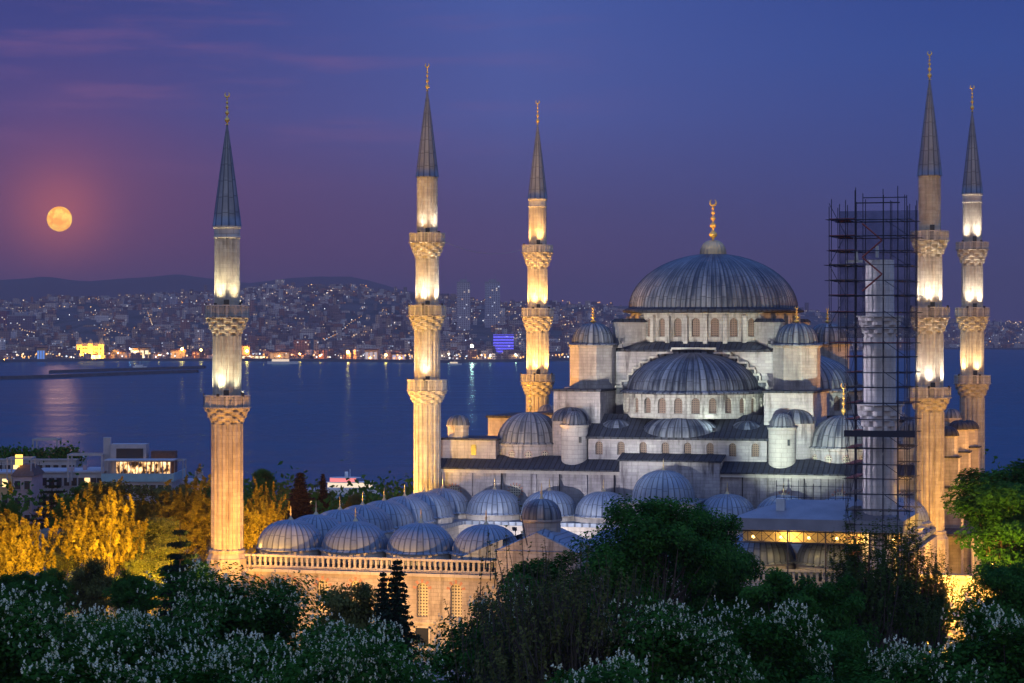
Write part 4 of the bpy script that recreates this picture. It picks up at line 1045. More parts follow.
def make_tree(seed, kind, h, wd, leafmat, nleaf, size, crown0=.3, blossom=0):
    """returns dict of meshes for a tree of height h and crown width wd with its foot at the origin"""
    rg = np.random.RandomState(seed); rnd = random.Random(seed); out = {}
    tr = MB(); r0 = h*.022+.08
    tips = []; rx = wd/2; zc = h*(crown0+1)/2; rz = h*(1-crown0)/2
    if kind == 'conifer':
        tr.tube((0, 0, -.6), (0, 0, h*.97), r0, .04, 7)
        cs = []; L = int(h*2.2)
        for k in range(L):
            f = k/L; z = h*(.08+.9*f); rr = rx*(1-f)**.8*(.8+.4*rg.rand())
            for j in range(7):
                a = 2*PI*j/7+rg.rand()*.9; rr2 = rr*(.6+.6*rg.rand())
                tr.tube((0, 0, z), (rr2*.85*math.cos(a), rr2*.85*math.sin(a), z-rr2*.18), .05, .02, 4)
                m_ = max(6, int(nleaf/(L*7)*(1.8-1.5*f)))
                t = rg.rand(m_)**.7
                c = np.stack([rr2*t*math.cos(a), rr2*t*math.sin(a), z-rr2*.2*t], 1)+rg.normal(size=(m_, 3))*np.array([.32, .32, .14])*(.3+rr2*.22)
                cs.append(c)
        cen = np.concatenate(cs); nrm = None
    elif kind == 'cedar':
        tr.tube((0, 0, -.6), (0, 0, h*.97), r0, .04, 7); cs = []
        for k in range(9):
            f = k/9; z = h*(.2+.78*f); 
            for j in range(5):
                a = 2*PI*j/5+rg.rand(); rr = rx*(1-f*.85)*(.55+.55*rg.rand())
                tr.tube((0, 0, z-.4), (rr*math.cos(a), rr*math.sin(a), z), .08, .02, 5)
                m_ = max(10, int(nleaf/45*(1.5-f))); t = rg.uniform(.25, 1.1, m_)
                c = np.stack([rr*t*math.cos(a), rr*t*math.sin(a), z+0*t], 1)+rg.normal(size=(m_, 3))*np.array([.5, .5, .10])*(.4+rr*.18); cs.append(c)
        cen = np.concatenate(cs)
        nrm = None
    else:
        top = h*(crown0+.28)
        tr.tube((0, 0, -.6), (0.1, 0, h*crown0*.8), r0*1.25, r0, 9); tr.tube((.1, 0, h*crown0*.8), (0, .1, top), r0, r0*.6, 8)
        ncl = {'round': 70, 'airy': 62, 'sparse': 60, 'shoots': 90, 'bare': 60}[kind]
        cs = []; lobes = rand_unit(rg, 9); 
        # every crown is several uneven lobes, not one ellipsoid
        lc = lobes*np.array([rx*.52, rx*.52, rz*.5])*rg.uniform(.6, 1.1, (9, 1)); lc[:, 2] += rz*.05
        for k in range(ncl):
            lb_ = lc[k % 9]; d = rand_unit(rg, 1)[0]; q_ = (rg.rand()**.45)
            c = lb_+d*np.array([rx*.48, rx*.48, rz*.46])*q_
            c = c*np.array([1, 1, 1])+np.array([0, 0, zc]); 
            if c[2] < h*crown0*.8: c[2] = h*crown0*.8+rg.rand()*.5
            # limb in two bends
            st = np.array([0, 0, h*crown0*.55+(top-h*crown0*.55)*rg.rand()]); mid = st*.45+c*.55+rg.normal(size=3)*wd*.03; mid[2] -= abs(c[2]-st[2])*.08
            lr = r0*(.34 if k % 3 else .5); tr.tube(st, mid, lr, lr*.5, 5); tr.tube(mid, c, lr*.5, .02, 4)
            tips.append(c)
            m_ = int(nleaf/ncl*rg.uniform(.6, 1.4))
            sg = wd*.085*rg.uniform(.75, 1.3)
            if kind in ('shoots', 'bare'):
                ns = 8 if kind == 'shoots' else 10
                for s_ in range(ns):
                    dd = np.array([c[0]*.10, c[1]*.10, rx*(.34 if kind == 'shoots' and h < 18 else .55)])*rg.uniform(.5, 1.1)+rg.normal(size=3)*wd*.035
                    o_ = c+rg.normal(size=3)*sg*.9; n_ = max(3, m_//ns); t = rg.rand(n_)[:, None]
                    cs.append(o_+dd*t*.62+rg.normal(size=(n_, 3))*size*.55*(1.3-t))
                    if kind == 'bare': tr.tube(o_-dd*.2, o_+dd*.6, .035, .01, 3)
            else:
                fl = np.array([1, 1, .62])
                pts_ = rg.normal(size=(m_, 3)); pts_ /= np.linalg.norm(pts_, axis=1)[:, None]
                cs.append(c+pts_*fl*sg*1.5*(rg.rand(m_, 1)**.42))
        cen = np.concatenate(cs); nrm = None
        ctr = np.array([0, 0, zc-rz*.4]); nrm = (cen-ctr)/rx; nrm[:, 2] += .5
    tm = tr.build('trunk', 'bark'); out['trunk'] = tm.data; bpy.data.objects.remove(tm)
    out['crown'] = leaf_mesh('crown', cen, size, rg, leafmat, nrm)
    if blossom:
        # upright candles on the outside of the crown
        d = cen-np.array([0, 0, zc]); rr = (d/np.array([rx, rx, rz])); rr = np.linalg.norm(rr, axis=1)
        idx = np.where((rr > .68) & (d[:, 2] > -rz*.6))[0]; idx = rg.choice(idx, blossom, replace=len(idx) < blossom)
        c = cen[idx]+d[idx]*.03+np.array([0, 0, .12]); k_ = 7
        pts_ = np.repeat(c, k_, 0); t = np.tile(np.linspace(0, 1, k_), len(c))
        hh = np.repeat(rg.uniform(.14, .27, len(c)), k_)
        pts_ = pts_+np.stack([rg.normal(size=len(t))*.05*(1.2-t), rg.normal(size=len(t))*.05*(1.2-t), hh*t], 1)
        out['blossom'] = leaf_mesh('blossom', pts_, .10, rg, 'blossom', None, 1.2)
    out['h'] = h
    return out
TM = {}
def tree(key, label, cat, px, ptop, v, sc_=None, rot=0, group=None, name='tree', h=None, wscale=1.0):
    """stand a tree of mesh family key so that its top reaches pixel height ptop at depth v"""
    T = TM[key]; x, y, zt = at(px, ptop, v); g = ground_z(x, y); hh = zt-g; k = hh/T['h']
    t = thing(name, label, cat, (x, y, g), group)
    for nm in ('trunk', 'crown', 'blossom'):
        if nm in T:
            o = bpy.data.objects.new(nm, T[nm]); COL.objects.link(o); o.parent = t
    t.rotation_euler.z = rot; t.scale = (k*wscale, k*wscale, k)
    return t
TM['ch1'] = make_tree(11, 'round', 17.5, 17, 'leaf_chestnut', 52000, .20, .30, 950)
TM['ch2'] = make_tree(12, 'round', 16.5, 15, 'leaf_chestnut', 48000, .20, .28, 900)
TM['ch3'] = make_tree(13, 'round', 16.5, 13, 'leaf_chestnut', 40000, .20, .28, 700)
TM['dk1'] = make_tree(21, 'round', 21, 15, 'leaf_dark', 52000, .20, .25)
TM['dk2'] = make_tree(22, 'round', 16, 11, 'leaf_dark', 40000, .19, .2)
TM['sp1'] = make_tree(31, 'shoots', 15, 12, 'leaf_spring', 62000, .20, .16)
TM['sp2'] = make_tree(32, 'shoots', 15, 13, 'leaf_spring', 62000, .20, .16)
TM['ol1'] = make_tree(41, 'airy', 14, 12, 'leaf_olive', 30000, .22, .2)
TM['ol2'] = make_tree(42, 'airy', 14, 12, 'leaf_olive', 26000, .24, .2)
TM['br1'] = make_tree(51, 'bare', 17, 11, 'leaf_olive', 13000, .13, .35)
TM['ar1'] = make_tree(61, 'shoots', 22, 9, 'leaf_sparse', 17000, .17, .15)
TM['ar2'] = make_tree(62, 'shoots', 22, 8, 'leaf_sparse', 13000, .17, .15)
TM['co1'] = make_tree(71, 'conifer', 15, 5.5, 'leaf_conifer', 22000, .17)
TM['cu1'] = make_tree(72, 'conifer', 13, 4.0, 'leaf_brown', 9000, .26)
TM['ce1'] = make_tree(73, 'cedar', 14, 11, 'leaf_conifer', 9000, .30)
# yellow lit spring trees at the left
TR = [
 ('sp1', 'yellow lit spring tree at the left edge of the picture', 14, 496, 285, .3, 1.0),
 ('sp2', 'broad bright yellow lit tree right of the leftmost one', 106, 488, 290, 1.3, .95),
 ('sp1', 'olive toned tree behind the bright yellow one, left of the lone minaret', 174, 478, 325, 2.1, 1.3),
 ('sp2', 'yellow lit tree just right of the lone minaret', 258, 488, 320, 4.0, .8),
 ('sp2', 'dim olive tree whose top shows between the bright yellow tree and the minaret', 203, 492, 345, .9, 1.1),
 ('ol1', 'dusky tree hiding the lower right part of the hotel', 172, 470, 350, 1.2, .9),
 ('dk2', 'dark tree in front of the gap between the pale houses and the hotel', 84, 474, 400, 1.2, 1.0),
 ('dk2', 'dark tree filling the gap below the olive trees left of the lone minaret', 136, 560, 250, 5.2, .9),
 ('dk2', 'dark low tree between the left edge tree and the small olive tree', 46, 556, 250, 1.9, .7),
 ('ol2', 'small olive tree in front of the bright yellow tree', 88, 548, 262, 3.3, .75),
 ('dk2', 'dark rounded tree below the small conifer, left of the lone minaret', 182, 545, 262, 1.0, 1.0),
 ('dk2', 'very dark tree at the left edge above the blossoming trees', 12, 560, 250, 2.2, .9),
 ('dk1', 'dark green tree behind the leftmost lit trees, below the white houses', 68, 492, 370, .2, .8),
 ('ol1', 'dusky wide tree in front of the hotel terrace', 122, 466, 345, 5.2, 1.2),
 ('dk1', 'dark tree crown rising behind the yellow tree right of the lone minaret', 262, 464, 420, 2.4, .75),
 ('dk2', 'dark tree at the left edge under the low roofs', 12, 494, 380, 4.4, .8),
 ('ol2', 'yellowish tree behind the small layered conifer', 150, 508, 305, 3.2, 1.1),
 ('ol1', 'olive bush like tree at the foot of the broad yellow tree', 150, 548, 285, 5.0, 1.1),
 ('ol2', 'dim tree in the gap between the two brightest yellow trees at the left', 58, 522, 310, 2.0, .95),
 ('ol1', 'low dim tree between hotel facade and dark houses', 212, 497, 400, 2.2, .9),
]
for k_, (key, lb_, px, pt, v, rot, ws) in enumerate(TR):
    tree(key, lb_, 'tree', px, pt, v, rot=rot, group='trees in the park left of the mosque', wscale=ws, name='broadleaf_tree')
TR = [
 ('ch1', 'blossoming chestnut tree in the lower left corner', 20, 598, 150, 0, .95),
 ('ch2', 'blossoming chestnut tree, second from the left in the foreground', 92, 602, 158, 2.0, .9),
 ('ch1', 'tallest blossoming chestnut, below and right of the lone minaret', 226, 572, 172, 1.1, 1.0),
 ('ch2', 'blossoming chestnut left of the tallest one', 152, 592, 166, 4.2, .9),
 ('ch3', 'blossoming chestnut below the black conifer', 372, 606, 152, 3.0, .95),
 ('ch2', 'blossoming chestnut right of the tallest one, near the bottom', 300, 608, 148, 5.0, .9),
 ('ch3', 'blossoming chestnut at the bottom edge, between the two left corner trees', 60, 640, 128, .7, 1.0),
 ('ch2', 'blossoming chestnut at the bottom edge under the tallest chestnut', 190, 634, 130, 2.7, 1.0),
 ('ch1', 'blossoming chestnut at the bottom edge left of the street gap', 350, 640, 128, 4.1, .8),
 ('ch3', 'dark green chestnut with few blossoms just right of the street gap', 492, 583, 168, .4, .85),
 ('ch1', 'blossoming chestnut below the big dark tree in the centre', 665, 606, 150, 2.5, .9),
 ('ch2', 'blossoming chestnut right of the centre below the round dark tree', 742, 588, 155, 1.7, .85),
 ('ch3', 'blossoming chestnut at the bottom edge in the middle', 620, 640, 130, 3.9, .9),
 ('ch3', 'blossoming chestnut in the lower right corner', 1005, 600, 150, 1.2, 1.0),
 ('ch2', 'blossoming chestnut left of the lower right corner tree', 940, 628, 150, 3.4, .9),
]
for key, lb_, px, pt, v, rot, ws in TR:
    tree(key, lb_, 'tree', px, pt, v, rot=rot, group='blossoming chestnut trees in the foreground', wscale=ws, name='chestnut_tree')
TR = [
 ('dk1', 'tall dense dark tree in the centre, in front of the right part of the courtyard', 650, 478, 205, .5, .85),
 ('dk1', 'dark tree leaning against the right side of the tall central tree', 702, 492, 212, 2.9, .75),
 ('dk2', 'dark tree below the courtyard gate, left of the tall central tree', 545, 532, 205, 3.2, .9),
 ('dk2', 'round dark green tree left of the shelter light', 775, 545, 200, .9, .78),
 ('dk2', 'round dark green tree below the restoration shelter', 828, 556, 196, 2.9, .72),
 ('dk1', 'dark tree mass under the scaffolding at the bottom', 828, 612, 165, 4.1, .8),
 ('dk2', 'dark low tree at the bottom between the thin trees and the right corner', 880, 640, 150, 4.6, 1.2),
 ('ol1', 'olive crowned tree in front of the left courtyard windows', 345, 558, 212, 1.5, .72),
 ('ol2', 'low dark olive tree at the corner of the courtyard below the balustrade', 268, 562, 225, 2.5, .6),
 ('dk1', 'big dark tree at the right edge of the picture', 1005, 545, 190, 1.2, .8),
 ('dk2', 'tree lit yellow from below at the right edge behind the big dark one', 1014, 440, 262, 3.7, 1.15),
 ('br1', 'half bare olive green tree with visible branches in the lower centre', 572, 552, 150, .2, 1.0),
 ('br1', 'smaller half bare tree left of the one with visible branches', 530, 580, 155, 2.4, .9),
]
for key, lb_, px, pt, v, rot, ws in TR:
    tree(key, lb_, 'tree', px, pt, v, rot=rot, group='trees in front of the mosque', wscale=ws, name='broadleaf_tree')
for key, lb_, px, pt, v, rot, ws in [
 ('ar1', 'thin airy tree directly in front of the scaffolding foot', 872, 488, 205, .5, 1.0),
 ('ar2', 'thin airy tree between the scaffolding and the yellow glow', 908, 494, 212, 2.5, 1.0),
 ('ar1', 'thin airy tree in front of the yellow lit flank on the right', 935, 530, 218, 4.5, .75),
 ('ar2', 'thin airy tree left of the one at the scaffolding foot', 850, 515, 208, 3.5, .7)]:
    tree(key, lb_, 'tree', px, pt, v, rot=rot, group='airy trees by the scaffolding', wscale=ws, name='airy_tree')
tree('co1', 'black pointed conifer in front of the courtyard wall', 'conifer', 397, 553, 200, rot=.4, name='conifer_tree')
tree('co1', 'slimmer black conifer joined to the left of the pointed one', 'conifer', 383, 566, 202, rot=2.4, name='conifer_tree', wscale=.8)
tree('ce1', 'small layered conifer standing before the lit trees left of the lone minaret', 'conifer', 180, 518, 258, rot=1, name='conifer_tree', wscale=.55)
tree('ce1', 'dark layered cedar in front of the white houses at the left', 'conifer', 52, 474, 400, rot=1.8, name='cedar_tree', wscale=1.0)
tree('cu1', 'reddish brown conifer between the yellow tree and the small lit house', 'conifer', 300, 470, 400, rot=1, name='conifer_tree', wscale=1.9)
tree('cu1', 'tall thin dark conifer seen over the courtyard domes', 'conifer', 323, 472, 440, rot=2, name='conifer_tree', wscale=1.2)
tree('ol2', 'small tree top with pale leaves above the courtyard domes', 'tree', 352, 489, 420, rot=2, name='broadleaf_tree', wscale=.6)
tree('sp1', 'small orange lit tree top above the courtyard domes', 'tree', 346, 496, 400, rot=3, name='broadleaf_tree', wscale=.35)
# shoreline wood beyond the hall, one mass nobody could count
rg = np.random.RandomState(5); cs = []
for k in range(260):
    px = rg.uniform(-60, 470); v = rg.uniform(430, 640); x, y, _ = at(px, 400, v); g = ground_z(x, y); hh = rg.uniform(4, 9)
    if not (308 < px < 395 and v > 470): cs.append(np.array([x, y, g+hh*.55])+rg.normal(size=(150, 3))*np.array([2.6, 2.6, hh*.26]))
for k in range(90):
    px = rg.uniform(900, 1100); v = rg.uniform(380, 640); x, y, _ = at(px, 400, v); g = ground_z(x, y); hh = rg.uniform(5, 10)
    cs.append(np.array([x, y, g+hh*.55])+rg.normal(size=(150, 3))*np.array([2.6, 2.6, hh*.26]))
o = bpy.data.objects.new('slope_woodland', leaf_mesh('slope_woodland', np.concatenate(cs), .7, rg, 'leaf_dark')); COL.objects.link(o); tag(o, 'dark shrubs and trees on the slope down to the water', 'woodland', kind='stuff')

# ------------------------------------------------------------------ near buildings on the slope at the left
def plaster(name, c): return flat(name, c, .85, 0, .12, .8)
M['plaster_white'] = plaster('white_plaster', (.36, .34, .37)); M['plaster_pink'] = plaster('pinkish_plaster', (.42, .30, .34)); M['plaster_blue'] = plaster('pale_blue_plaster', (.22, .36, .44)); M['plaster_ochre'] = plaster('ochre_plaster', (.55, .38, .20))
M['roof_tile'] = flat('dark_roof_tiles', (.10, .06, .055), .9, 0, .3, 2)
M['lit_win'] = emis('lit_window_glass', (1, .66, .25), 1.6)
M['lit_cool'] = emis('cool_lit_glass', (.55, .65, 1), .8)
def rotbox(mb, cx, cy, z0, w_, d_, h_): mb.rbox((cx, cy, z0), (w_, d_, h_), -YAW)
def near_house(name, label, px0, px1, pytop, v, depth, m, pybot=None, rows=(2,), roof='flat', lit=(), ww=1.0, wh=1.5, nwin=None):
    xc = (px0+px1)/2; x, y, zt = at(xc, pytop, v); w_ = (px1-px0)/F*v
    g = ground_z(x, y)-2; t = thing(name, label, 'building', (x, y, g))
    c = Vector((x, y, 0))+FWD*depth/2
    mb = MB(); rotbox(mb, c.x, c.y, g, w_, depth, zt-g); mb.build('wall', m, t)
    mb = MB()
    if roof == 'flat': rotbox(mb, c.x, c.y, zt+.01, w_+.5, depth+.5, .3)
    else: mb.rbox((c.x, c.y, zt+.01), (w_+.8, depth+.8, 1.9), -YAW, .45)
    mb.build('roof', 'roof_tile' if roof != 'flat' else 'plaster_white', t)
    rc = random.Random(name+label)
    for i in range(max(2, int(w_/4))):
        p_ = Vector((x, y, 0))+RIGHT*rc.uniform(-w_*.45, w_*.45)+FWD*rc.uniform(1, depth*.7); mb = MB()
        if rc.random() < .5 and roof == 'flat': mb.rbox((p_.x, p_.y, zt+.3), (rc.uniform(.6, 1.4), .8, rc.uniform(.6, 1.2)), -YAW); mb.build('air_unit', 'plaster_pink', t)
        elif rc.random() < .6:
            hh_ = rc.uniform(1.5, 3.2); mb.tube((p_.x, p_.y, zt-.2), (p_.x, p_.y, zt+hh_), .05, n=4); mb.tube((p_.x-RIGHT.x*.6, p_.y-RIGHT.y*.6, zt+hh_-.3), (p_.x+RIGHT.x*.6, p_.y+RIGHT.y*.6, zt+hh_-.3), .03, n=4); mb.build('aerial', 'iron', t)
    nwin = nwin or max(2, int(w_/2.4)); z = zt-2.4; r_ = 0
    while z > g+2 and r_ < 4:
        for i in range(nwin):
            u = (i+.5)/nwin*w_-w_/2; p = Vector((x, y, z))+RIGHT*u-FWD*.06
            mb = MB(); mb.rbox((p.x, p.y, z), (ww, .10, wh), -YAW)
            wn = mb.build('window', 'lit_win' if (r_*nwin+i) in lit else 'glass_dark', t)
            mb = MB()
            for s_ in (-1, 1): q_ = p+RIGHT*s_*(ww/2+.08); mb.rbox((q_.x, q_.y, z-.1), (.14, .2, wh+.2), -YAW)
            mb.rbox((p.x, p.y, z-.18), (ww+.4, .3, .12), -YAW); mb.rbox((p.x, p.y, z+wh+.01), (ww+.3, .22, .12), -YAW); mb.build('frame', 'plaster_white', wn)
        z -= 3.1; r_ += 1
    return t, Vector((x, y, zt)), w_
near_house('townhouse', 'low ochre lit townhouse cut by the left edge', -16, 12, 474, 450, 10, 'plaster_ochre', lit=(1,))
near_house('townhouse', 'narrow pinkish townhouse with bay window and dark roof at the left', 13, 32, 476, 440, 10, 'plaster_pink', roof='hip', nwin=2)
near_house('townhouse', 'wide white townhouse behind the cedar', 33, 78, 473, 455, 12, 'plaster_white', roof='flat', nwin=6)
near_house('townhouse', 'white house with flat roof and planted terrace behind the left townhouses', -20, 76, 460.5, 480, 12, 'plaster_white', nwin=12, lit=(4,))
# hotel with roof terrace
t, c0, w_ = near_house('hotel', 'hotel with pale blue parapet and warmly lit roof terrace', 104, 172, 480, 440, 16, 'plaster_white', nwin=9, lit=())
def onp(u, f, z): return Vector((c0.x, c0.y, z))+RIGHT*u+FWD*f
zt = c0.z
mb = MB(); p = onp(0, -.3, zt); mb.rbox((p.x, p.y, zt-.3), (w_+.9, .25, 1.5), -YAW); p = onp(w_/2+.3, 8, zt); mb.rbox((p.x, p.y, zt-.3), (.25, 16, 1.5), -YAW); mb.build('parapet', 'plaster_blue', t)
mb = MB()
for i in range(9):
    for f_ in (1, 6):
        p = onp(-w_/2+.4+i*(w_-.8)/8, f_, zt); mb.rbox((p.x, p.y, zt+.3), (.14, .14, 3.1), -YAW)
p = onp(0, 3.5, zt); mb.rbox((p.x, p.y, zt+3.41), (w_+.4, 6.2, .18), -YAW); mb.build('pergola', 'plaster_white', t)
mb = MB(); p = onp(0, 6.3, zt); mb.rbox((p.x, p.y, zt+.35), (w_-2.5, .15, 2.6), -YAW); mb.build('terrace_window', 'lit_terrace', t) if 'lit_terrace' in M else None
def lt(k, bs, out):
    uv = k.new('ShaderNodeUVMap').outputs[0]; u = k.sep(uv)
    n = k.noise(k.vmul(uv, (1.1, .6, 1)), .9, 3, .6)
    bs.inputs['Base Color'].default_value = (.1, .06, .03, 1)
    k.put(bs.inputs['Emission Color'], k.mix(k.maprange(n, .4, .7), (1, .38, .10, 1), (1, .78, .38, 1))); k.put(bs.inputs['Emission Strength'], k.maprange(n, .44, .60, .02, 2.2))
M['lit_terrace'] = mat('lit_terrace_glazing', lt)
mb.build('terrace_window', 'lit_terrace', t)
mb = MB(); p = onp(-w_/2+3.3, 9, zt); mb.rbox((p.x, p.y, zt), (6.6, 4, 6.2), -YAW); mb.build('stair_house', 'plaster_white', t)
mb = MB(); p = onp(-w_/2+3.6, 6.96, zt); mb.rbox((p.x, p.y, zt+3.5), (5.0, .1, 1.9), -YAW); mb.build('stair_window', 'glass_dark', t)
mb = MB(); p = onp(-w_/2-.9, 9, zt); mb.rbox((p.x, p.y, zt), (1.3, 1.3, 7.4), -YAW); mb.build('chimney', 'plaster_white', t)
mb = MB(); p = onp(3.5, 9, zt); mb.rbox((p.x, p.y, zt), (4.5, 3, 4.9), -YAW); mb.build('brown_shed', 'roof_tile', t)
near_house('annex', 'hotel wing with white pergola, left of the lit terrace', 78, 103, 473, 446, 14, 'plaster_white', nwin=4, lit=(1,))
p = at(185, 484, 450)
near_house('annex', 'low grey wing right of the hotel', 173, 196, 484, 450, 12, 'plaster_white', nwin=4)
def frame(name, label, px0, px1, pyt, pyb, v, th=.3, m='plaster_white', cat='pergola'):
    """free standing frame of posts and a beam with real depth"""
    x0_, y0_, z1_ = at(px0, pyt, v); x1_, y1_, _ = at(px1, pyt, v); z0_ = pz(pyb, v)-1.5
    mb = MB()
    for (x, y) in ((x0_, y0_), (x1_, y1_)):
        for d_ in (0, 4): mb.rbox((x+FWD.x*d_, y+FWD.y*d_, z0_), (th, th, z1_-z0_), -YAW)
        mb.rbox((x+FWD.x*2, y+FWD.y*2, z1_+.01), (th, 4.4, th), -YAW)
    for d_ in (0, 4): mb.rbox(((x0_+x1_)/2+FWD.x*d_, (y0_+y1_)/2+FWD.y*d_, z1_+.02), ((px1-px0)/F*v, th*.9, th*1.2), -YAW)
    return tag(mb.build(name, m), label, cat)
frame('roof_frame', 'tall white rectangular frame standing on the rooftop at the left', 33, 57, 440.5, 460, 484)
frame('roof_frame', 'white pergola frame on the hotel wing', 68, 102, 456, 474, 447)
frame('roof_frame', 'thin white frame at the right end of the hotel terrace', 160, 183, 461, 482, 446, .18)
frame('roof_frame', 'white pergola with yellow lamp on the low left roof', 7, 31, 459, 472, 441, .2)
mb = MB(); p = at(19, 465, 442); mb.rbox(p, (1.2, .8, 1.9), -YAW); mb.rbox((p[0], p[1], p[2]-1.6), (.12, .12, 1.6), -YAW); tag(mb.build('lantern', emis('lantern_glow', (1, .55, .08), 2.2)), 'glowing yellow lantern on the low rooftop at the far left', 'lantern')
p = at(199, 471, 470); mb = MB(); mb.rbox((p[0], p[1], p[2]-5), (1.9, 1.2, 5.0), -YAW, .8); mb.rbox((p[0], p[1], p[2]-8), (.5, .5, 3), -YAW); tag(mb.build('vent_stack', 'plaster_white'), 'pale vent stack just left of the lone minaret', 'chimney')
# potted roof garden
rg = np.random.RandomState(9)
for k_, (px, py, wv) in enumerate(((10, 455, 1.6), (26, 457, 1.5), (44, 456, 1.8), (62, 455, 1.4), (70, 457, 1.2))):
    p = at(px, py, 483); c = np.array(p)+rg.normal(size=(420, 3))*np.array([wv, wv*.6, .8])
    mb = MB(); mb.rbox((p[0], p[1], p[2]-2.2), (1.4, .8, .9), -YAW, 1.1); pot = mb.build('planter', 'plaster_ochre')
    tag(pot, 'leafy shrub in a planter on the left rooftop, number %s from the left edge' % ('one', 'two', 'three', 'four', 'five')[k_], 'planter', 'planters on the left rooftop')
    f_ = bpy.data.objects.new('foliage', leaf_mesh('foliage', c, .5, rg, 'leaf_dark')); COL.objects.link(f_); f_.parent = pot
near_house('small_house', 'small white lit house among dark trees above the courtyard domes', 300, 318, 492, 470, 8, 'plaster_white', nwin=3, lit=(0, 1, 3))

# ------------------------------------------------------------------ ferry
v = (H-SEA)*F/(494-Y0); fx_, fy_, _ = at(350, 494, v)
fe = thing('ferry', 'white passenger ferry with lit decks on the dark water', 'ferry', (fx_, fy_, SEA))
def fb(name, L, W, z0, z1, m, off=0, bow=0):
    mb = MB(); n = 10; ptsl = []
    for s_ in (1, -1):
        for k in range(n+1):
            t_ = k/n if s_ == 1 else 1-k/n; xx = -L/2+L*t_; ww_ = W/2*(1-(abs(2*t_-1))**(3.2-bow))
            ptsl.append((xx+off, s_*max(ww_, .25)))
    P = [(fx_+RIGHT.x*a+FWD.x*b_, fy_+RIGHT.y*a+FWD.y*b_) for a, b_ in ptsl]
    mb.prism(P, z0, z1) if True else None
    return mb.build(name, m, fe)
M['hull'] = flat('ferry_white_paint', (.75, .75, .75), .4); M['deckglow'] = emis('ferry_deck_light', (1, .78, .55), .9); M['redglow'] = emis('ferry_red_light', (1, .25, .25), .9)
fb('hull', 25, 7.5, SEA-.8, SEA+2.4, 'hull'); fb('deck', 23, 7, SEA+2.41, SEA+2.9, 'hull'); fb('saloon', 19, 5.6, SEA+2.91, SEA+4.9, 'deckglow'); fb('upper_deck', 20, 6.4, SEA+4.91, SEA+5.2, 'hull'); fb('bridge', 11, 4.6, SEA+5.21, SEA+6.8, 'redglow', -3); fb('roof', 13, 5.4, SEA+6.81, SEA+7.1, 'hull', -2)
mb = MB(); mb.tube((fx_, fy_, SEA+7.1), (fx_, fy_, SEA+10.5), .12); mb.build('mast', 'hull', fe)
mb = MB(); mb.tube((fx_-RIGHT.x*1.5, fy_-RIGHT.y*1.5, SEA+7.1), (fx_-RIGHT.x*1.5, fy_-RIGHT.y*1.5, SEA+9.4), .8, .7, 10, True); mb.build('funnel', 'hull', fe)

# ------------------------------------------------------------------ the city across the water
def m_city(k, bs, out):
    at_ = k.new('ShaderNodeAttribute'); at_.attribute_name = 'tone'
    uv = k.new('ShaderNodeUVMap').outputs[0]; g = k.new('ShaderNodeNewGeometry')
    k.put(bs.inputs['Base Color'], at_.outputs['Color']); bs.inputs['Roughness'].default_value = .85
    # rows of windows; a few are lit
    s_ = k.vmul(uv, (1/6., 1/5., 1)); cell = k.new('ShaderNodeVectorMath', operation='FLOOR'); k.put(cell.inputs[0], s_)
    wn = k.new('ShaderNodeTexWhiteNoise', noise_dimensions='3D'); k.put(wn.inputs['Vector'], k.comb(k.sep(cell.outputs[0])[0], k.sep(cell.outputs[0])[1], k.math('MULTIPLY', g.outputs['Random Per Island'], 91)))
    fr = k.new('ShaderNodeVectorMath', operation='FRACTION'); k.put(fr.inputs[0], s_); f_ = k.sep(fr.outputs[0])
    inside = k.math('MULTIPLY', k.math('LESS_THAN', k.math('ABSOLUTE', k.math('SUBTRACT', f_[0], .5)), .27), k.math('LESS_THAN', k.math('ABSOLUTE', k.math('SUBTRACT', f_[1], .5)), .27))
    vert = k.math('LESS_THAN', k.math('ABSOLUTE', k.sep(g.outputs['Normal'])[2]), .5)
    on = k.math('MULTIPLY', k.math('MULTIPLY', k.math('GREATER_THAN', wn.outputs['Value'], .955), inside), vert)
    col = k.ramp(k.sep(wn.outputs['Color'])[1], [(0, (1, .52, .2)), (.5, (1, .8, .55)), (.8, (.9, .92, 1)), (1, (.6, .75, 1))])
    k.put(bs.inputs['Emission Color'], col); k.put(bs.inputs['Emission Strength'], k.math('MULTIPLY', on, .9))
    base = k.mix(k.math('MULTIPLY', inside, vert), at_.outputs['Color'], k.vmul(at_.outputs['Color'], (.35, .35, .4))); k.put(bs.inputs['Base Color'], base)
M['city'] = mat('city_facades', m_city); M['city'].cycles.emission_sampling = 'NONE'
PAL = [(.46, .36, .32), (.60, .48, .42), (.30, .21, .20), (.70, .60, .54), (.40, .20, .15), (.22, .19, .20), (.54, .36, .26), (.16, .13, .14)]
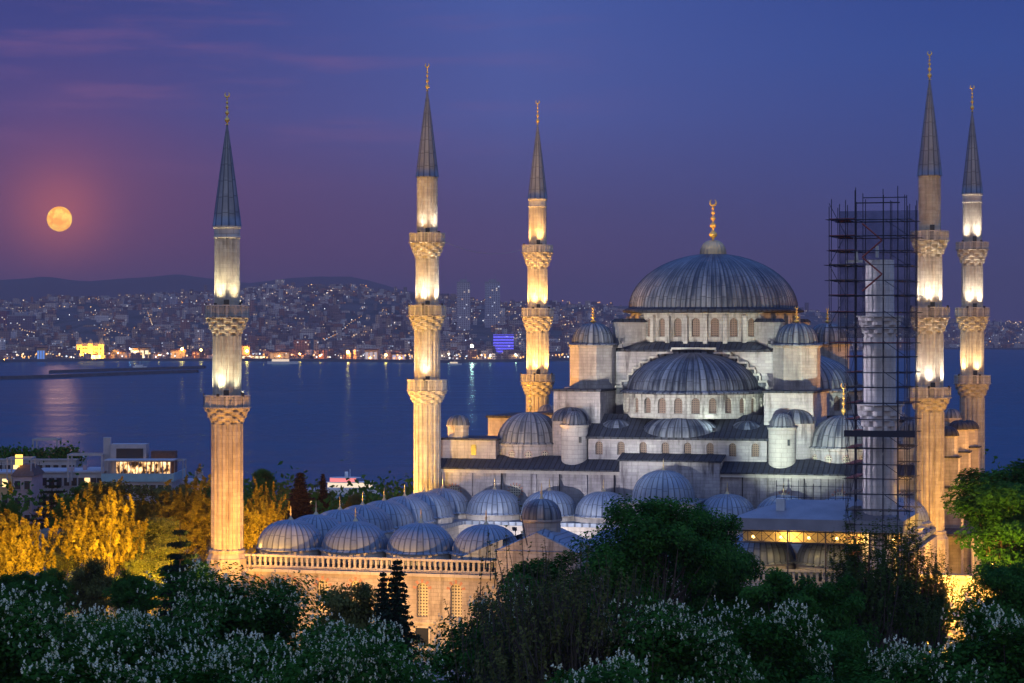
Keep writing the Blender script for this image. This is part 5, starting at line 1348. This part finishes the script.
def city_mesh(name, items):
    """items: (x, y, z0, w, d, h, rot, tone, roof)"""
    vs = []; fs = []; uv = []; tones = []
    for (x, y, z0, w_, d_, h_, rz, tone, rf) in items:
        o = len(vs); ca, sa = math.cos(rz), math.sin(rz)
        for z in (z0-8, z0+h_):
            for a, b_ in ((-w_/2, -d_/2), (w_/2, -d_/2), (w_/2, d_/2), (-w_/2, d_/2)): vs.append((x+a*ca-b_*sa, y+a*sa+b_*ca, z))
        q_ = [(0, 1, 5, 4), (1, 2, 6, 5), (2, 3, 7, 6), (3, 0, 4, 7)]
        dm = [w_, d_, w_, d_]
        for i, f in enumerate(q_):
            fs.append([o+j for j in f]); uv += [(0, 0), (dm[i], 0), (dm[i], h_+8), (0, h_+8)]; tones.append(tone)
        if rf:
            vs.append((x, y, z0+h_+min(w_, d_)*.28)); tn = (.20, .085, .06)
            for i in range(4): fs.append([o+4+i, o+4+(i+1) % 4, o+8]); uv += [(0, 0)]*3; tones.append(tn)
        else: fs.append([o+4, o+5, o+6, o+7]); uv += [(0, 0)]*4; tones.append(tuple(c*.8 for c in tone))
    me = bpy.data.meshes.new(name); me.from_pydata(vs, [], fs)
    ul = me.uv_layers.new(name='UVMap'); ul.data.foreach_set('uv', [c for p_ in uv for c in p_])
    ca_ = me.color_attributes.new('tone', 'FLOAT_COLOR', 'CORNER'); cols = []
    for f, tn in zip(fs, tones): cols += [*tn, 1]*len(f)
    ca_.data.foreach_set('color', cols); me.materials.append(M['city'])
    o = bpy.data.objects.new(name, me); COL.objects.link(o); return o
rnd = random.Random(12); items = []
def seen(px, py): return not (632 < px < 985 and py > 0)
while len(items) < 8500:
    px = rnd.uniform(-120, 1120)
    if 610 < px < 960 and rnd.random() < .55: continue
    sv_ = shore_v(px); t_ = rnd.random()**1.25; v = sv_+25+4250*t_
    if px > 800 and t_ > .5 and rnd.random() < .6: continue
    wood = vnoise(px/22+7, v/420, 9)
    if wood < .38 and rnd.random() < .9: continue
    x, y, _ = at(px, Y0, v); z0 = SEA+far_height(px, v)
    w_ = rnd.choice((7, 8, 9, 10, 12, 15, 20, 34)); d_ = rnd.uniform(8, 16); h_ = rnd.choice((5, 6, 8, 9, 11, 14, 20)) *(1.0 if rnd.random() < .93 else 2.0)
    tn = rnd.choice(PAL); k_ = rnd.uniform(.85, 1.4)
    items.append((x, y, z0, w_, d_, h_, rnd.uniform(-.7, .7)-YAW, tuple(c*k_ for c in tn), rnd.random() < .4 and h_ < 17, w_*h_/v, px, v))
items.sort(key=lambda i: -i[9])
near = [i for i in items if i[10] < 610 or i[10] > 960][:270]
ids = set(id(i) for i in near)
for i in near:
    x, y, z0 = i[0], i[1], i[2]
    o = city_mesh('apartment_block', [(0, 0, 0, *i[3:9])]); o.location = (x, y, z0)
    tag(o, 'small distant apartment block among many on the far shore', 'building', 'apartment blocks across the water')
o = city_mesh('distant_city', [i[:9] for i in items if id(i) not in ids]); tag(o, 'mass of small houses covering the far hills across the water', 'city', kind='stuff')
# landmarks
def landmark(name, label, px0, px1, pyt, v, depth, tone, cat='tower', pyb=None):
    px = (px0+px1)/2; x, y, zt = at(px, pyt, v); z0 = SEA+far_height(px, v) if pyb is None else pz(pyb, v)
    w_ = (px1-px0)/F*v; o = city_mesh(name, [(0, 0, 0, w_, depth, zt-z0, -YAW, tone, False)]); o.location = (x, y, z0)
    tag(o, label, cat); return o, w_, zt
def topbits(o, w_, depth, hh, glow=None):
    mb = MB(); mb.rbox((0, 0, hh), (w_*1.04, depth*1.04, 3), -YAW); mb.rbox((0, 0, hh+3), (w_*.5, depth*.5, 7), -YAW); mb.tube((w_*.2, 0, hh+5), (w_*.2, 0, hh+26), .8)
    c = mb.build('roof_crown', 'plaster_white' if not glow else glow, None); c.parent = o
for a in ((457, 470, 283, 6700, 40, (.60, .53, .56), 'pale skyscraper, left one of the two towers behind the golden minaret gap'), (485, 500, 283, 6800, 40, (.56, .53, .60), 'pale skyscraper, right one of the two towers left of the golden minaret'),
          (474, 484, 309, 8000, 30, (.10, .12, .18), 'dark squat tower between the two pale skyscrapers'), (163, 169, 298, 7800, 25, (.34, .30, .34), 'slim tower, left one of the pair left of the lone minaret'),
          (169, 177, 297, 7900, 25, (.55, .48, .52), 'slim pale tower with white lit top left of the lone minaret'), (184, 190, 303, 8000, 24, (.36, .28, .32), 'short tower between the slim pair and the lone minaret'),
          (9, 34, 316, 6600, 40, (.24, .19, .24), 'broad dark slab block on the far shore at the left edge'), (-6, 8, 311, 6700, 40, (.30, .14, .18), 'reddish slab block cut by the left edge on the far shore'),
          (336, 348, 311, 7600, 30, (.34, .28, .33), 'grey block on the far hill left of the hall corner minaret')):
    o, w_, zt = landmark('tower_block', a[6], a[0], a[1], a[2], a[3], a[4], a[5]); hh = zt-o.location.z
    topbits(o, w_, a[4], hh)
# blue lit office block
o, w_, zt = landmark('office_block', 'office block glowing blue violet near the far shore', 493, 514, 334, 5230, 40, (.08, .08, .2), 'building')
def blu(k, bs, out):
    uv = k.new('ShaderNodeUVMap').outputs[0]; u = k.sep(uv)
    fl_ = k.math('LESS_THAN', k.math('FRACT', k.math('MULTIPLY', u[1], .16)), .62)
    n = k.noise(uv, .12, 3)
    bs.inputs['Base Color'].default_value = (.03, .03, .08, 1); k.put(bs.inputs['Emission Color'], k.mix(k.maprange(n, .6, .75), (.10, .09, .72, 1), (.7, .65, 1, 1)))
    k.put(bs.inputs['Emission Strength'], k.math('ADD', k.math('MULTIPLY', fl_, 1.3), .2))
M['blue_front'] = mat('blue_lit_facade', blu); zb = SEA+far_height(503, 5230)
mb = MB(); mb.rbox((0, -24, 2), (w_*.97, 1.5, zt-zb-3), 0); f_ = mb.build('lit_facade', 'blue_front'); f_.parent = o; f_.rotation_euler.z = -YAW
# floodlit waterfront station
sv_ = shore_v(90)+60; px, py, _ = at(90, 360, sv_); st = thing('station_palace', 'golden floodlit waterfront palace with corner towers on the far shore', 'building', (px, py, SEA+3))
M['palace'] = flat('palace_stone', (.55, .42, .25), .8)
def glowst(k, bs, out):
    uv = k.new('ShaderNodeUVMap').outputs[0]; u = k.sep(uv)
    wn_ = k.math('GREATER_THAN', k.math('FRACT', k.math('MULTIPLY', u[0], .12)), .45)
    bs.inputs['Base Color'].default_value = (.5, .36, .18, 1); bs.inputs['Emission Color'].default_value = (1, .42, .03, 1); k.put(bs.inputs['Emission Strength'], k.math('ADD', k.math('MULTIPLY', wn_, .35), .5))
W_ = 26/F*sv_
def pb(mb, a, b_, z, w2, d2, h2, tp=1): mb.rbox((px+RIGHT.x*a+FWD.x*b_, py+RIGHT.y*a+FWD.y*b_, SEA+3+z), (w2, d2, h2), -YAW, tp)
mb = MB(); pb(mb, 0, 20, 0, W_*.9, 30, 28); pb(mb, -W_*.42, 12, 0, 12, 18, 32); pb(mb, W_*.42, 12, 0, 12, 18, 32); pb(mb, 0, 10, 0, 12, 14, 33); mb.build('wall', 'palace', st)
mb = MB(); pb(mb, 0, 20, 28.01, W_*.92, 31, 7, .7); pb(mb, -W_*.42, 12, 32.01, 12.5, 18.5, 14, .15); pb(mb, W_*.42, 12, 32.01, 12.5, 18.5, 14, .15); pb(mb, 0, 10, 33.01, 12.5, 14.5, 10, .2); mb.build('roof', 'palace', st)
for i in range(12):
    for j in range(3):
        mb = MB(); pb(mb, -W_*.40+i*W_*.8/11, 4.8 if i not in (0, 11) else 2.9, 4+j*8, 2.6, .3, 5); mb.build('window', 'glass_dark', st)
for k_ in (-.38, -.12, .12, .38):
    q_ = Vector((px, py, SEA+5))+RIGHT*W_*k_*1.1-FWD*16
    lamp(st, q_, q_+FWD*20+Vector((0, 0, 18)), 240000, (1, .48, .05), 130, .8, 2)
# shore lamps and lit waterfront halls
k_ = 0
def shore_lamp(label, px, py, rad, col, st_, dv=20):
    v = shore_v(px)+dv; x, y, z = at(px, py, v); t = thing('street_lamp', label, 'street lamp', (x, y, SEA+3), 'lamps along the far shore')
    mb = MB(); mb.tube((x, y, SEA+1), (x, y, z-rad*.6), .5, .35, 6); mb.build('pole', 'iron', t)
    mb = MB(); mb.lathe([(.01, z-rad)]+[(rad*math.cos(a), z+rad*math.sin(a)) for a in [R(-70+20*j) for j in range(8)]]+[(.01, z+rad)], 12, x, y); mb.build('globe', emis('shore_lamp_glow', col, st_*8), t)
OR = (1, .42, .07); WH = (1, .88, .62)
LS = [(182, 349, 2.3, OR, 22), (201, 350, 2.0, OR, 18), (247, 351, 2.6, OR, 22), (348, 352, 2.6, OR, 24), (386, 355, 2.0, OR, 18), (135, 352, 1.5, OR, 12), (118, 353, 1.3, OR, 12), (159, 355, 1.2, OR, 10), (300, 354, 1.5, OR, 12), (279, 356, 1.4, OR, 12),
      (472, 346, 2.6, WH, 26), (449, 354, 1.2, WH, 10), (540, 350, 1.4, OR, 12), (4, 360, 1.3, OR, 10), (45, 362, 1.2, WH, 10), (320, 356, 1.3, OR, 12), (264, 357, 1.2, OR, 10), (226, 356, 1.2, OR, 10), (370, 358, 1.2, OR, 10), (400, 358, 1.3, OR, 12), (130, 349, 1.2, (.5, .7, 1), 8), (490, 356, 1.1, WH, 10), (516, 355, 1.2, WH, 10)]
for k_, (px, py, rad, col, st_) in enumerate(LS):
    big = rad > 1.9
    shore_lamp(('large bright %s lamp on the far shore' % ('white' if col == WH else 'orange')) if big else ('small %s lamp along the far shore' % ('white' if col == WH else 'blue white' if col[0] < .6 else 'orange')), px, py, rad, col, st_)
for j in range(18):
    px = 985+j*2.5+rnd.uniform(-1, 1); shore_lamp('small orange lamp along the far shore', px, 352 if j % 2 else 349, .9, OR if j % 3 else WH, 9, 60)
def lit_hall(label, px0, px1, pyt, pyb, col, st_, m2=None):
    xc = (px0+px1)/2; v = shore_v(xc)+40; x, y, _ = at(xc, pyb, v); z0 = SEA+3; zt = pz(pyt, v); w_ = (px1-px0)/F*v
    t = thing('waterfront_hall', label, 'building', (x, y, z0)); mb = MB(); mb.rbox((x, y, z0), (w_, 24, zt-z0), -YAW); mb.build('wall', 'plaster_ochre', t)
    mb = MB(); mb.rbox((x, y, zt+.01), (w_+3, 27, 2.5), -YAW, .9); mb.build('roof', 'roof_tile', t)
    mb = MB(); n_ = max(3, int(w_/9))
    for i in range(n_):
        q_ = Vector((x, y, 0))-FWD*12.2+RIGHT*((i+.5)/n_-.5)*w_; mb.rbox((q_.x, q_.y, z0+2), (w_/n_*.7, .5, (zt-z0)*.7), -YAW)
    mb.build('shop_front', emis('shop_light', col, st_), t)
for a in (('bright cream lit waterfront hall right of the golden palace', 131, 150, 348, 359, (1, .80, .45), 1.6), ('orange lit terminal by the lone minaret', 171, 186, 350, 359, (1, .45, .12), .9), ('long low yellow white lit ferry pier', 238, 264, 356, 361, (1, .85, .5), 1.5),
          ('orange lit waterfront block right of the lone minaret', 238, 250, 346, 358, (1, .38, .08), .9), ('pale lit building left of the hall corner minaret on the shore', 365, 378, 350, 357, (.9, .8, .9), .5), ('blue lit screen building on the far shore at the left', 38, 46, 348, 356, (.15, .35, 1), .7),
          ('dim orange lit row on the shore between the minarets', 270, 290, 352, 359, (1, .5, .2), .6), ('violet tinted white pavilion on the shore by the corner minaret', 392, 412, 354, 360, (.75, .7, 1), .6), ('long pink fronted row on the shore right of the palace', 107, 128, 352, 360, (1, .5, .35), .35)):
    lit_hall(*a)
# many tiny lights on the hills
mb = MB(); rnd = random.Random(4)
for i in range(420):
    px = rnd.uniform(-10, 640) if i % 6 else rnd.uniform(980, 1060)
    t_ = rnd.random()**1.1; v = shore_v(px)+40+4200*t_; x, y, _ = at(px, Y0, v); z = SEA+far_height(px, v)+rnd.uniform(10, 22); s_ = rnd.choice((.9, 1.1, 1.3, 1.9))*(v/7000)
    s_ *= 1.0; mb.add([(x, y, z+s_), (x+s_, y, z), (x, y-s_, z), (x-s_, y, z), (x, y+s_, z), (x, y, z-s_)], [(0, 2, 1), (0, 3, 2), (0, 4, 3), (0, 1, 4), (5, 1, 2), (5, 2, 3), (5, 3, 4), (5, 4, 1)])
for i in range(300):      # the lit promenade
    px = rnd.uniform(-10, 625); v = shore_v(px)+rnd.choice((8, 14, 60, 110)); x, y, _ = at(px, Y0, v); z = SEA+rnd.uniform(7, 16); s_ = rnd.choice((1.2, 1.7, 2.3))
    mb.add([(x, y, z+s_), (x+s_, y, z), (x, y-s_, z), (x-s_, y, z), (x, y+s_, z), (x, y, z-s_)], [(0, 2, 1), (0, 3, 2), (0, 4, 3), (0, 1, 4), (5, 1, 2), (5, 2, 3), (5, 3, 4), (5, 4, 1)])
for r_ in range(5):       # lamps along roads that climb the hill
    px = rnd.uniform(0, 600); t_ = rnd.uniform(.02, .5); dp = rnd.uniform(-3.2, 3.2); dt = rnd.uniform(.006, .02)
    for i in range(rnd.randint(8, 20)):
        v = shore_v(px)+4200*t_; x, y, _ = at(px, Y0, v); z = SEA+far_height(px, v)+20; s_ = 1.2
        mb.add([(x, y, z+s_), (x+s_, y, z), (x, y-s_, z), (x-s_, y, z), (x, y+s_, z), (x, y, z-s_)], [(0, 2, 1), (0, 3, 2), (0, 4, 3), (0, 1, 4), (5, 1, 2), (5, 2, 3), (5, 3, 4), (5, 4, 1)])
        px += dp; t_ += dt
def tl(k, bs, out):
    g = k.new('ShaderNodeNewGeometry'); e = k.new('ShaderNodeEmission'); k.put(e.inputs[0], k.ramp(g.outputs['Random Per Island'], [(0, (1, .38, .07)), (.5, (1, .6, .25)), (.8, (1, .9, .8)), (1, (.6, .75, 1))])); e.inputs[1].default_value = 2.2; k.link(e.outputs[0], out.inputs[0])
M['tiny'] = mat('far_lamp_light', tl); M['tiny'].cycles.emission_sampling = 'NONE'
tag(mb.build('city_lights', 'tiny'), 'scattered tiny lamps glittering over the far hills', 'lights', kind='stuff')

def boat(label, px, py, L, hgt, lit):
    v = (H-SEA)*F/(py-Y0); x, y, _ = at(px, py, v); t = thing('boat', label, 'boat', (x, y, SEA))
    P = [(x+RIGHT.x*a+FWD.x*b_, y+RIGHT.y*a+FWD.y*b_) for a, b_ in ((-L/2, -L*.09), (L*.3, -L*.1), (L/2, 0), (L*.3, L*.1), (-L/2, L*.09))]
    mb = MB(); mb.prism(P, SEA-1, SEA+hgt); mb.build('hull', 'hull', t)
    mb = MB(); mb.rbox((x-RIGHT.x*L*.08, y-RIGHT.y*L*.08, SEA+hgt+.01), (L*.55, L*.13, hgt*.9), -YAW); mb.build('cabin', 'deckglow' if lit else 'hull', t)
    mb = MB(); mb.tube((x, y, SEA+hgt), (x, y, SEA+hgt*4), .3, n=5); mb.build('mast', 'hull', t)
boat('small dark boat lying inside the breakwaters at the far left', 140, 368, 24, 3, False)
boat('lit ferry boat moored off the far shore, left of the hall corner minaret', 283, 364, 60, 5, True)
boat('small white boat at the end of the upper breakwater', 222, 366, 26, 3, True)
boat('small boat off the shore right of the hall corner minaret', 455, 365, 26, 3, True)
